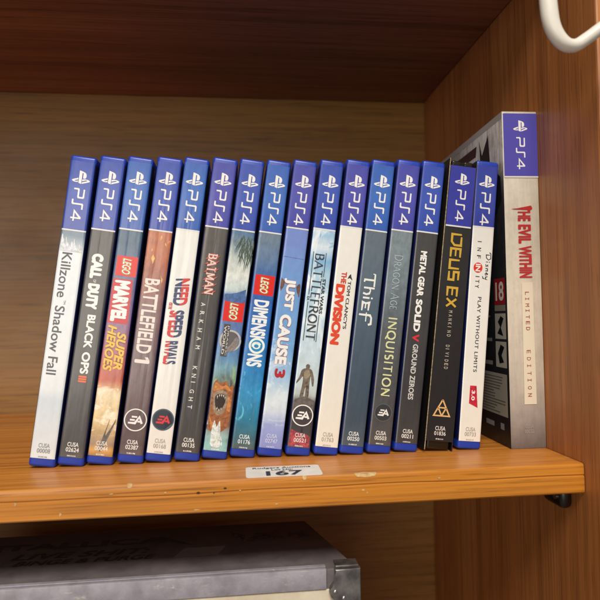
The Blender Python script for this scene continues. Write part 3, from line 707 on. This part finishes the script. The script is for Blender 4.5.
# 12 slate blue
r_, cv, mm, fr, uf = make_case(159.5, 454, .0702, -.0066, 7.7, "game case with slate blue grey spine and ornate pale title, black side edge", 231,
    lambda m: [(0, "5f6b74"), (m(250), "566672"), (m(300), "475c6c"), (m(350), "364c5f"), (m(420), "2d4152"), (168, "43525e")], B2, "00250", "e2e4e2", mottle=.07, streak=.04)
F = Flat(fr); h0, h1 = -2.9, 3.4; W_ = 1.05
S = lambda pts: [(mm(s), u - .7) for s, u in pts]
F.stroke(S([(275.5, 3.0), (288, 3.0)]), .7, .9); F.stroke(S([(281.5, 3.0), (281.5, -2.7), (284, -3.0)]), W_, .5); F.stroke(S([(275.5, 3.2), (275.2, 1.8)]), .5)
F.stroke(S([(289.5, 3.4), (289.5, -2.8)]), W_); F.stroke(S([(289.5, .4), (292, 1.2), (295, .6), (296, -1.0), (295, -3.0)]), W_, .5)
F.stroke(S([(299.5, 1.0), (299.5, -2.8)]), W_); F.disc(mm(299.5), 1.7, .55)
F.stroke(S([(312, 1.0), (304, 1.2), (305, -.8), (304, -2.6), (312.5, -2.7)]), W_, .7); F.stroke(S([(305.4, -.8), (310, -.8)]), .7, .7)
F.stroke(S([(316.5, -4.0), (316.5, 2.4), (319, 3.3), (325, 3.3), (326, 1.8)]), W_, .7); F.stroke(S([(314, .2), (323, .2)]), .5, .6)
F.done("title_lettering", ink("e6e6e0"), cv)
# 13 grey teal
r_, cv, mm, fr, uf = make_case(158.8, 453.3, .0856, -.0075, 7.5, "game case with scuffed grey spine, thin serif title turning bright below and dark round emblem", 230.5,
    lambda m: [(0, "7f8a8e"), (m(250), "75868c"), (m(290), "6c7c84"), (m(330), "4c5357"), (m(370), "44474a"), (m(420), "3b3838"), (168, "4c4642")], B3, "00503", "e2dfda", mottle=.16, streak=.05)
F = Flat(fr); roman(F, "DRAGON AGE", mm(256), mm(311), -2.6, 2.0, .09, .05, .14, .14, .82); F.done("title_lettering", ink("aebbbd"), cv)
F = Flat(fr); roman(F, "INQUISITION", mm(318.5), mm(397), -2.3, 2.3, .17, .11, .16, .16); F.done("title_lettering", ink("d9d9a6"), cv)
F = Flat(uf); F.disc(.0, -mm(390.5), .55); F.done("title_dot", ink("d8d27c"), cv)
emblem(cv, uf, -mm(413), 5.0, "69676a", "37383a", "e6e4e0", .06)
# 14 near black, white title with red letter
r_, cv, mm, fr, uf = make_case(159.2, 451.2, .1018, -.0055, 7.25, "game case with charcoal spine, white title holding one red letter, before the black card sleeve", 231.5,
    lambda m: [(0, "393837"), (m(260), "323130"), (m(330), "292728"), (m(400), "252223"), (168, "322d2a")], B1, "00211", "e4e0da", mottle=.10, streak=.04)
words(cv, fr, [("METAL GEAR", mm(251.5), mm(297), -2.8, 1.1, dict(bold=.06)), ("SOLID", mm(300), mm(332.5), -2.8, 1.1, dict(bold=.06))], "edeae4")
words(cv, fr, [("V", mm(335), mm(342.5), -2.9, 1.2, dict(bold=.06))], "d2363c", "title_letter")
words(cv, fr, [("GROUND ZEROES", mm(345), mm(400), -1.9, 1.2, dict(bold=.03))], "cfcbc6", "subtitle_lettering")
# 15 black case in a card sleeve, gold title
t = .0142; th = R(6.75); r = .0016; ts = .0166
root = thing("game_case", "game case in a black card sleeve with cream edges, gold angular title and triangle emblem", "game case",
             (.1212 - ts / 2 * math.cos(th), -.0078, ts / 2 * math.sin(th) + .00005), (0, th, 0), GROUP)
bm = bmesh.new(); box(bm, -t / 2, t / 2, .0012, .1335, .0002, L - .0006, r, 4); obj("case_shell", bm, plastic("15130f", .16, "black_case_plastic"), root, 40)
# two clips in the top recess of the case
bm = bmesh.new()
for x in (-.0042, .0030): box(bm, x - .0022, x + .0022, .0003, .0011, L - .0038, L - .0016, .0003, 2)
obj("case_clip", bm, plastic("2a2620", .14, "black_case_plastic"), root, 40)
px_top = 158; mm = lambda p: (p - px_top) * 168.6 / (451.3 - 158)
card = cover_mat("printed_card", [(0, "242221"), (60, "252322"), (100, "201d1e"), (168, "1d191a")], .10, .02, coat=.25)
q = NT("card_cut_edge"); q.set(rough=.8); q.l(q.ramp(q.noise(q.coords(), 700, 3), [(.3, lin("6e5f48")), (.7, lin("b3a27c"))]), q.b.inputs["Base Color"]); cutedge = q.m
bm = bmesh.new(); d = .0005; e0, e1 = .0052, L - .0040
def fbox(x0, x1, y0, y1, z0, z1, edge_faces):
    n0 = len(bm.faces); bmx = bmesh.new(); box(bmx, x0, x1, y0, y1, z0, z1); bmx.faces.ensure_lookup_table()
    vm = {v: bm.verts.new(v.co) for v in bmx.verts}; bmx.normal_update()
    for f in bmx.faces:
        g = bm.faces.new([vm[v] for v in f.verts]); nv = f.normal
        for ax, sg in edge_faces:
            if nv[ax] * sg > .9: g.material_index = 1
    bmx.free()
fbox(-ts / 2, -ts / 2 + d, 0, .135, 0, L, ((1, -1), (2, 1), (2, -1)))
fbox(ts / 2 - d, ts / 2, .0002, .135, 0, L, ((2, 1), (2, -1)))
fbox(-ts / 2 + d + .00002, ts / 2 - d - .00002, 0, d, e0, e1, ((2, 1), (2, -1)))
slv = obj("card_sleeve", bm, [card, cutedge], root)
fr = spine_frame(); uf = upright_frame()
F = Flat(fr); hw = ts * 500 - .75
F.poly([(4.2, -hw), (mm(226), -hw), (mm(226), hw), (4.2, hw)]); F.done("platform_band", cover_mat("printed_band", [(0, "33379c"), (168, "33379c")], .05, .02, 40, coat=.2), slv)
F = Flat(fr); F.poly([(mm(226), -hw), (mm(227.5), -hw), (mm(227.5), hw), (mm(226), hw)]); F.done("white_rule", ink("dcd9d4"), slv)
F = Flat(uf); F.lift = .00006; maker_mark(F, 0, -mm(178.5), 8.8); F.done("platform_logo", white, slv)
F = Flat(fr); F.lift = .00006; ps4(F, mm(190), mm(221.5), -2.9, 2.9); F.done("platform_lettering", white, slv)
def angular(F, pts, w_): F.stroke([(mm(s), u) for s, u in pts], w_)
F = Flat(fr); T_ = .95; a, b = -3.1, 2.6
angular(F, [(235, b), (235, a), (242.5, a), (246, a + 1.8), (246, b), (237.3, b)], T_)                                     # D
angular(F, [(258, a), (249.5, a), (249.5, b), (258, b)], T_); angular(F, [(250.2, -.2), (257, -.2)], T_)                   # E
angular(F, [(261, b), (261, a), (269.5, a), (269.5, b)], T_)                                                              # U
angular(F, [(272.5, a), (281, a), (281, -.2), (273, -.2), (273, b), (281, b)], T_)                                         # S
angular(F, [(297.5, a), (289, a), (289, b), (297.5, b)], T_); angular(F, [(289.7, -.2), (296.5, -.2)], T_)             # E
angular(F, [(300, a), (308, b)], T_ * .9); angular(F, [(308, a), (300, b)], T_ * .9)                                   # X
F.done("title_lettering", ink("c9a23c"), slv)
for s0, s1, tx in ((312, 340, "MANKIND"), (346.5, 372, "DIVIDED")):
    F = Flat(fr); n = len(tx)
    for k, ch in enumerate(tx):
        s = mm(s0 + (s1 - s0) * k / n); F.text(ch, s, s + (1.25 if ch != 'I' else .35), -1.1, 1.1, .015)
    F.done("subtitle_lettering", ink("b9ae9c"), slv)
F = Flat(uf); cx, yt, yb, hw2 = 0, -mm(401), -mm(417), 4.7
def tri(x0, y0, x1, y1, x2, y2): F.stroke([(x0, y0), (x1, y1), (x2, y2), (x0, y0)], .62)
tri(cx, yt, cx + hw2 / 2, (yt + yb) / 2, cx - hw2 / 2, (yt + yb) / 2); tri(cx - hw2 / 2, (yt + yb) / 2, cx, yb, cx - hw2, yb); tri(cx + hw2 / 2, (yt + yb) / 2, cx + hw2, yb, cx, yb)
F.done("emblem", ink("dcae74"), slv)
F = Flat(uf); u0 = -(L * 1000 - 11.2)
F.text("CUSA", -3.0, 3.0, u0 + .2, u0 + 2.6, .02); F.text("01836", -3.4, 3.4, u0 - 2.6, u0 - .3, .02)
for k in range(7):
        x_ = -2.2 + k * .66; a_ = random.uniform(.28, .55); h_ = random.uniform(-.1, .1); F.poly([(x_, u0 - 5.0), (x_ + a_, u0 - 5.0 + h_), (x_ + a_ * .9, u0 - 4.3), (x_ + .05, u0 - 4.25 + h_)])
F.done("code_lettering", ink("d8d2ca"), slv)
# 16 white spine, red circle
r_, cv, mm, fr, uf = make_case(161.3, 449, .1393, -.0060, 5.5, "cream white game case with tiny spaced capitals, red disc and red flag mark", 227.8,
    lambda m: [(0, "e5e3dc"), (m(300), "e6e3da"), (168, "e7e1d4")], ("2c3a9c", "30449f"), "00733", "a6a196", mottle=.02, t=.0141, logo_px=21)
F = Flat(fr)
for ch, s in zip("INF", (243, 249.5, 257)): F.text(ch, mm(s), mm(s) + (1.9 if ch != 'I' else .45), -3.0, -.6, .012)
for ch, s in zip("ITY", (278, 281.5, 286.5)): F.text(ch, mm(s), mm(s) + (1.9 if ch != 'I' else .45), -3.0, -.6, .012)
F.done("title_lettering", ink("3e4046"), cv)
F = Flat(fr); F.disc(mm(269.5), -1.8, 2.7, 40, 1.12); F.done("title_disc", ink("d9362e"), cv)
F = Flat(fr); F.lift = .00003; F.text("IN", mm(265.8), mm(273.2), -3.3, -.3, .03); F.done("disc_lettering", ink("f2efe8"), cv)
F = Flat(fr); k = .38                                                                      # script word
for pts in ([(256, 4.9), (256, 2.7), (259, 2.9), (261, 4.2), (259.5, 5.6), (254.5, 5.4), (253.5, 4.6)], [(263, 4.1), (263, 2.7)], [(268, 4.1), (266, 4.0), (267.6, 3.0), (265.3, 2.7)],
            [(269.5, 2.7), (269.8, 4.0), (272, 4.0), (272, 2.7)], [(273.8, 3.4), (276, 3.8), (275, 4.3), (273.8, 3.4), (275, 2.7), (276.6, 3.1)], [(277.6, 4.2), (278.3, 3.0), (280.4, 3.3), (280.8, 4.3), (279.6, 1.5), (277.6, 1.2)]):
    F.stroke([(mm(s), u) for s, u in pts], k)
F.disc(mm(263), 4.9, .3, 12); F.done("script_lettering", ink("33343a"), cv)
words(cv, fr, [("PLAY WITHOUT LIMITS", mm(298.5), mm(373), -.7, 1.5, dict(spacing=1.15, bold=.02))], "3e4046", "subtitle_lettering")
shape(cv, fr, [[(mm(386.5), -1.9), (mm(386.5), 2.0), (mm(408), 3.4), (mm(404), -1.9)]], "cf2a3c", "version_flag")
words(cv, fr, [("3.0", mm(391), mm(401), -.7, 1.3, dict(bold=.03))], "f2efe8", "version_lettering", .00003)

# ------------------------------------------------------------------ the tall card box
BW, BH, BDp = .0213, .1975, .141
bx = thing("card_game_box", "tall weathered grey card box with dark red title, standing upright beside the wooden side panel", "game box",
           (.1560 + BW / 2 + .0003, -.0085, .0), (0, 0, R(-1.5)))
def box_art(name, stops, nscale, mott, blots=None):
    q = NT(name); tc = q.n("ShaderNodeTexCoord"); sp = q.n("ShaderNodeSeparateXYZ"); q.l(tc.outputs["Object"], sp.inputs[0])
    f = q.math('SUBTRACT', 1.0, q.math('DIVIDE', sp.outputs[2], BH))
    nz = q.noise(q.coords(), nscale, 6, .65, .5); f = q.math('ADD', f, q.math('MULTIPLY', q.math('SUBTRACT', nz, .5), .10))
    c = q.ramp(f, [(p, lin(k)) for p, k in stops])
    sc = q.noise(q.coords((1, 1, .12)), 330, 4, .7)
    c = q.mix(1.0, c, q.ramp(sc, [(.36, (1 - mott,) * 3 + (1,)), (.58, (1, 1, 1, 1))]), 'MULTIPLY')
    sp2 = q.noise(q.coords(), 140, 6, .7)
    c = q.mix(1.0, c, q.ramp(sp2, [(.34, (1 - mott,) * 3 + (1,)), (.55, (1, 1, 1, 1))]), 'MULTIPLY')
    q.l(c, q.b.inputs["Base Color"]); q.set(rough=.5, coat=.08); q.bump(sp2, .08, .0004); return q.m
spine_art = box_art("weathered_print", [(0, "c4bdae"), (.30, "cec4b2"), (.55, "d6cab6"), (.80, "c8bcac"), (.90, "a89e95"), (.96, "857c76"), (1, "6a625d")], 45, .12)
side_art = box_art("back_cover_print", [(0, "d0c8c0"), (.15, "bab2aa"), (.21, "5a5454"), (.26, "2b292c"), (.40, "26272a"), (1, "17161a")], 30, .35)
bm = bmesh.new(); box(bm, -BW / 2, BW / 2, 0, BDp, 0, BH, .0006, 2)
for f in bm.faces:
    c = f.calc_center_median(); n = f.normal
    f.material_index = 1 if abs(c.x) > BW / 2 - .0003 else (2 if c.z > BH - .0005 or (c.y > .0002 and c.y < .1405 and abs(c.x) < BW / 2 and c.z < .0005) else 0)
bm.normal_update()
edgecard = NT("pale_card_edge"); edgecard.set(col=lin("b9ad98"), rough=.7)
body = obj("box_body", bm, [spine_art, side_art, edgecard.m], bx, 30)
# frames on this box: mm from the top, over a height of 334 photo pixels
pb = lambda p: (p - 110.8) * BH * 1000 / 338.5
bf = spine_frame(None, BH); bu = upright_frame(None, BH)
F = Flat(bf); F.poly([(1.4, -10.0), (pb(177), -10.0), (pb(177), 10.45), (1.4, 10.45)]); F.done("platform_band", ink("4a44a4", .45, .1), body)
F = Flat(bf); F.poly([(pb(177), -10.0), (pb(178.6), -10.0), (pb(178.6), 10.45), (pb(177), 10.45)]); F.done("white_rule", ink("d8d2c8"), body)
F = Flat(bu); F.lift = .00003; maker_mark(F, .3, -pb(126), 8.6); F.done("platform_logo", white, body)
F = Flat(bf); F.lift = .00003; ps4(F, pb(138), pb(170), -2.7, 2.9); F.done("platform_lettering", white, body)
words(body, bf, [("THE", pb(207.5), pb(222.5), -2.8, 5.0, dict(bold=.05)), ("EVIL", pb(226), pb(245), -2.8, 5.0, dict(bold=.05)), ("WITHIN", pb(247.5), pb(279.5), -2.8, 5.0, dict(bold=.05))], "b8272c")
shape(body, bf, [[(pb(207.2), 5.6), (pb(207.2), 4.2), (pb(209.5), -2.8), (pb(210.2), -6.6), (pb(210.8), -2.8), (pb(211), 5.6)]], "b8272c", "title_drip", .00001)
F = Flat(bf); F.poly([(pb(284), -1.6), (pb(405.5), -2.0), (pb(405.5), 5.4), (pb(284), 5.0)]); F.done("subtitle_panel", ink("dccfb6", .6), body)
for s0, s1, tx in ((293, 334, "LIMITED"), (351, 401, "EDITION")):
    F = Flat(bf); F.lift = .00004; n = len(tx)
    for k, ch in enumerate(tx):
        s = pb(s0 + (s1 - s0) * (k + .1) / n)
        if ch == 'I':
            F.poly([(s + .5, .2), (s + .9, .2), (s + .9, 2.6), (s + .5, 2.6)]); F.poly([(s, .2), (s + 1.4, .2), (s + 1.4, .55), (s, .55)]); F.poly([(s, 2.25), (s + 1.4, 2.25), (s + 1.4, 2.6), (s, 2.6)])
        else: F.text(ch, s, s + 1.9, .2, 2.6, .012)
    F.done("subtitle_lettering", ink("9b4a3c", .6), body)
F = Flat(bu); F.text("CUSA", -2.0, 3.0, -pb(429), -pb(425.5)); F.text("00033", -2.2, 3.2, -pb(434), -pb(430.4)); F.done("code_lettering", ink("a59c92"), body)
# printed left face (back cover): frame x = depth from the spine in mm (towards the back), y down from the top
lf = lambda a, y, lift: Vector((-BW / 2 - .00008 - lift, a / 1000, BH + y / 1000))
def side(name, polys, col, lift=0.0, texts=()):
    F = Flat(lf); F.lift = lift
    for p in polys: F.poly(p)
    for tx in texts: F.text(*tx)
    F.done(name, ink(col, .4, .1), body)
rect = lambda a0, a1, y0, y1: [(a1, -y0), (a0, -y0), (a0, -y1), (a1, -y1)]
lfT = lambda a, y, lift: Vector((-BW / 2 - .00008 - lift, -a / 1000, BH + y / 1000))     # lettering reads towards the spine
def sidetext(name, texts, col, lift):
    F = Flat(lfT); F.lift = lift
    for tx in texts: F.text(*tx)
    F.done(name, ink(col, .4, .1), body)
side("dark_stripe", [[(38, -9.5), (110, -9.5), (118, -16), (40, -16)], [(36, -19), (100, -19), (108, -26), (37, -26)]], "3a2028")
side("pale_border", [rect(.2, 139, .3, 4.2)], "b4aca2", .00001)
side("dark_splash", [[(20, -8), (30, -18), (34, -7), (33, -24), (24, -31), (18, -26)], [(4, -38), (12, -32), (30, -36), (34, -58), (14, -62), (3, -52)]], "1c1c22")
side("rating_sign", [rect(2.2, 17, 98, 113.6)], "a3202a"); side("rating_strip", [rect(2.2, 17, 113.9, 117.5)], "8d8578")
sidetext("rating_lettering", [("18", -15.2, -4.0, -111.5, -100, .03)], "e6ded4", .00004)
side("content_sign", [rect(2.2, 17, 119, 134.2), rect(2.2, 17, 135.8, 151.2)], "b5b0a6")
side("content_shape", [[(5, -122), (9, -120.5), (13, -124), (10, -127), (14, -131), (6, -132.5), (9, -127.5)], [(5, -139), (10, -137.5), (14, -143), (12, -149), (6, -148), (9, -144)]], "17171a", .00004)
side("text_panel", [rect(2.6, 60, 155, 180)], "a09a8e")
F = Flat(lf); F.lift = .00004
for k in range(13):
    y = 157 + k * 1.75; F.poly(rect(random.uniform(5, 22), 58, y, y + .5))
F.done("small_print", ink("55524e", .5, .1), body)
side("maker_strip", [rect(8, 13, 184.4, 188.2), rect(22, 34, 185, 188)], "8b8a8a")
side("white_words", [rect(22, 40, 134, 136), rect(22, 36, 148, 150.5), rect(24, 52, 120, 121.2)], "8f8c88")

# ------------------------------------------------------------------ lot sticker
st = thing("lot_sticker", "white paper lot sticker with black printed number on the shelf before the cases", "sticker", (.0225, -.0335, 0), (0, 0, R(-.3)))
q = NT("sticker_paper"); q.set(rough=.55); q.l(q.ramp(q.noise(q.coords(), 120, 5), [(.3, lin("d9d3c8")), (.7, lin("e9e5dc"))]), q.b.inputs["Base Color"])
bm = bmesh.new(); hw, hd, rr = .0190, .0098, .0016; pts = []
for cx, cy, a0 in ((hw - rr, hd - rr, 0), (-hw + rr, hd - rr, 90), (-hw + rr, -hd + rr, 180), (hw - rr, -hd + rr, 270)):
    pts += [(cx + rr * math.cos(R(a0 + k * 18)), cy + rr * math.sin(R(a0 + k * 18))) for k in range(6)]
lo = [bm.verts.new((x, y, .00005)) for x, y in pts]; hi = [bm.verts.new((x, y, .00022)) for x, y in pts]
bm.faces.new(hi); bm.faces.new(lo[::-1])
for k in range(len(pts)): bm.faces.new((lo[k], lo[(k + 1) % len(pts)], hi[(k + 1) % len(pts)], hi[k]))
pap = obj("sticker_paper", bm, q.m, st)
F = Flat(lambda x, y, l: Vector((x / 1000, y / 1000, .00030 + l)))
F.text("Rodgers Auctions", -15.5, 14.5, 5.4, 8.0, .02, ref="R"); F.text("Lot No:", -6, 5, 1.4, 4.2, .02); F.text("167", -9, 9.5, -8.2, .2, .035)
F.done("sticker_lettering", ink("25232a", .6, 0), pap)

# ------------------------------------------------------------------ storage box under the shelf
zb, zt = -.2248, -.0515
sb = thing("storage_box", "worn grey storage box made like a flight case, lying under the shelf", "storage box", (-.10, 0, zb))
def g(name, c0, c1, rough=.6, sc=60, scr="8f8880", amt=.0):
    q = NT(name); v = q.coords((1, 1, 1)); f = q.noise(v, sc, 6, .65)
    c = q.ramp(f, [(.35, lin(c0)), (.65, lin(c1))])
    if amt:
        n = q.noise(q.coords((.35, 1, 1.2)), 520, 6, .8); n2 = q.noise(q.coords((.5, 1, 1)), 60, 3, .5); c = q.mix(q.math('MULTIPLY', q.ramp(n, [(.56, (0, 0, 0, 1)), (.64, (1, 1, 1, 1))]), q.ramp(n2, [(.5, (0, 0, 0, 1)), (.62, (1, 1, 1, 1))])), c, lin(scr))
    q.l(c, q.b.inputs["Base Color"]); q.set(rough=rough); q.bump(f, .2, .0008); return q.m
gtop = g("worn_grey_board", "575050", "6d6464", .6); gband = g("worn_grey_band", "857f86", "a09aa2", .5, 90, "b9b2a8", .001); gcream = g("cream_board", "c4b69c", "d8ccb4", .7)
def bodyshape(f_inset=0.0):
    bm = bmesh.new()
    X0, X1f, X1b, Yf, Yb = -.26, .0605, .0415, -.030, .0425
    ox = .10
    def V(x, y, z): return bm.verts.new((x + ox, y, z - zb))
    fbl, fbr = V(X0, Yf, zb), V(X1f, Yf, zb); bbl, bbr = V(X0, Yb, zb), V(X1b, Yb, zb)
    ftl, ftr = V(X0, Yf, zt), V(X1f, Yf, zt); btl, btr = V(X0, Yb, zt), V(X1b, Yb, zt)
    for f in ((fbl, fbr, ftr, ftl), (fbr, bbr, btr, ftr), (bbr, bbl, btl, btr), (bbl, fbl, ftl, btl), (ftl, ftr, btr, btl), (fbl, bbl, bbr, fbr)): bm.faces.new(f)
    bmesh.ops.bevel(bm, geom=list(bm.edges), offset=.0012, segments=2, profile=.5, affect='EDGES')
    return bm
bd = obj("box_body", bodyshape(), gtop, sb, 40)
bm = bmesh.new(); box(bm, -.255 + .10, .0440 + .10, -.0318, -.0290, zt - .0098 - zb, zt + .0006 - zb, .0006, 2)
box(bm, -.255 + .10, .0440 + .10, -.0289, -.0262, zt + .0001 - zb, zt + .0008 - zb, .0002, 1)
obj("edge_band", bm, gband, sb, 40)
bm = bmesh.new(); box(bm, -.255 + .10, .0520 + .10, -.0308, -.0290, .004, zt - .0102 - zb, .0004, 2); obj("front_panel", bm, gcream, sb)
# metal corner
mc = NT("scuffed_metal"); mc.set(metal=.85, rough=.42); mc.l(mc.ramp(mc.noise(mc.coords(), 160, 5), [(.35, lin("6d6a6a")), (.7, lin("a39f9a"))]), mc.b.inputs["Base Color"])
bm = bmesh.new()
out = [(.0452, .0006), (.0615, .0006), (.0615, -.0210), (.0585, -.0200), (.0562, -.0165), (.0530, -.0185), (.0480, -.0185), (.0455, -.0165), (.0425, -.0150), (.0415, -.0120), (.0425, -.0095), (.0448, -.0070), (.0455, -.0040)]
out = [(.0615 - (.0615 - x) * .82, z * .9) for x, z in out]
fr_ = [bm.verts.new((x + .10, -.0331, zt + z - zb)) for x, z in out]; bk_ = [bm.verts.new((x + .10, -.0296, zt + z - zb)) for x, z in out]
f = bm.faces.new(fr_); f2 = bm.faces.new(bk_[::-1])
for k in range(len(out)): bm.faces.new((fr_[k], bk_[k], bk_[(k + 1) % len(out)], fr_[(k + 1) % len(out)]))
bmesh.ops.bevel(bm, geom=[e for e in bm.edges if e.verts[0] in fr_ and e.verts[1] in fr_], offset=.0007, segments=3, profile=.5, affect='EDGES')
bmesh.ops.triangulate(bm, faces=[f for f in bm.faces if len(f.verts) > 4])
box(bm, .0490 + .10, .0612 + .10, -.0295, -.0215, zt + .0001 - zb, zt + .0010 - zb, .0004, 2)
cn = obj("metal_corner", bm, mc.m, sb, 40)
for x, z in ((.0481, -.0106), (.0525, -.0140)):
    bm = bmesh.new(); bmesh.ops.create_uvsphere(bm, u_segments=16, v_segments=8, radius=.0011, matrix=Matrix.Translation((x + .10, -.0331, zt + z - zb)) @ Matrix.Diagonal((1, .6, 1, 1)))
    obj("rivet", bm, steel.m, cn, 60)
bl = ink("393132", .6, 0)
F = Flat(lambda x, y, l: Vector((x / 1000 + .10, y / 1000, zt + .00012 + l - zb)))
F.text("METALLICA", -163, -42, 18, 27, .04); F.poly([(-52, 26), (-46, 28), (-26, 12), (-44, 20)])
F.text("LIVE SHIT:", -124, -50, 4, 12, .03, .25); F.text("BINGE & PURGE", -120, -46, -4, 2, .02, .25)
F.done("stencil_lettering", bl, bd); F = Flat(lambda x, y, l: Vector((x / 1000 + .10, y / 1000, zt + .00012 + l - zb)))
for k in range(22):
    x = random.uniform(-5, 38); y = random.uniform(14, 26); F.stroke([(x, y), (x + random.uniform(-4, 6), y + random.uniform(-5, 5)), (x + random.uniform(0, 8), y + random.uniform(-3, 3))], .7)
F.done("scribble", bl, bd)
F = Flat(lambda x, y, l: Vector((x / 1000 + .10, y / 1000, zt + .00012 + l - zb))); F.poly([(-36, -4), (-12, -4), (-8, 8), (-31, 8)]); F.done("pale_patch", ink("7d7472", .6, 0), bd)

# ------------------------------------------------------------------ thick white loop at the top right
lp = thing("white_cable", "thick white plastic loop hanging in front of the side panel, top right", "cable", (.166, -.09, .20))
q = NT("white_plastic"); q.set(rough=.35); v = q.coords(); q.l(q.ramp(q.noise(v, 40, 4), [(.3, lin("d8d2c4")), (.7, lin("e6e1d4"))]), q.b.inputs["Base Color"]); q.bump(q.noise(v, 300, 3), .1, .0004)
K = [(.139, .02, UH + TH + .0042), (.139, -.045, UH + TH + .0045), (.1388, -.078, UH + TH - .004), (.1388, -.090, .268), (.1389, -.090, .235), (.1393, -.090, .2165), (.1410, -.090, .2050),
     (.1455, -.090, .1982), (.1510, -.090, .1968), (.1570, -.0905, .2002), (.1650, -.092, .2058), (.180, -.094, .2150), (.198, -.095, .230), (.208, -.09, .258), (.210, -.07, .30), (.210, -.02, .33)]
pts = catmull(K, 8); n = len(pts)
bm = bmesh.new(); tube(bm, [Vector(p) - Vector((.166, -.09, .20)) for p in pts], .0034, [(.0039 if i < 44 else max(.0028, .0039 - .0011 * (i - 44) / 16)) for i in range(n)], 20)
obj("cable_loop", bm, q.m, lp, 60)

bpy.data.objects.remove(_fo); bpy.data.curves.remove(_fc)
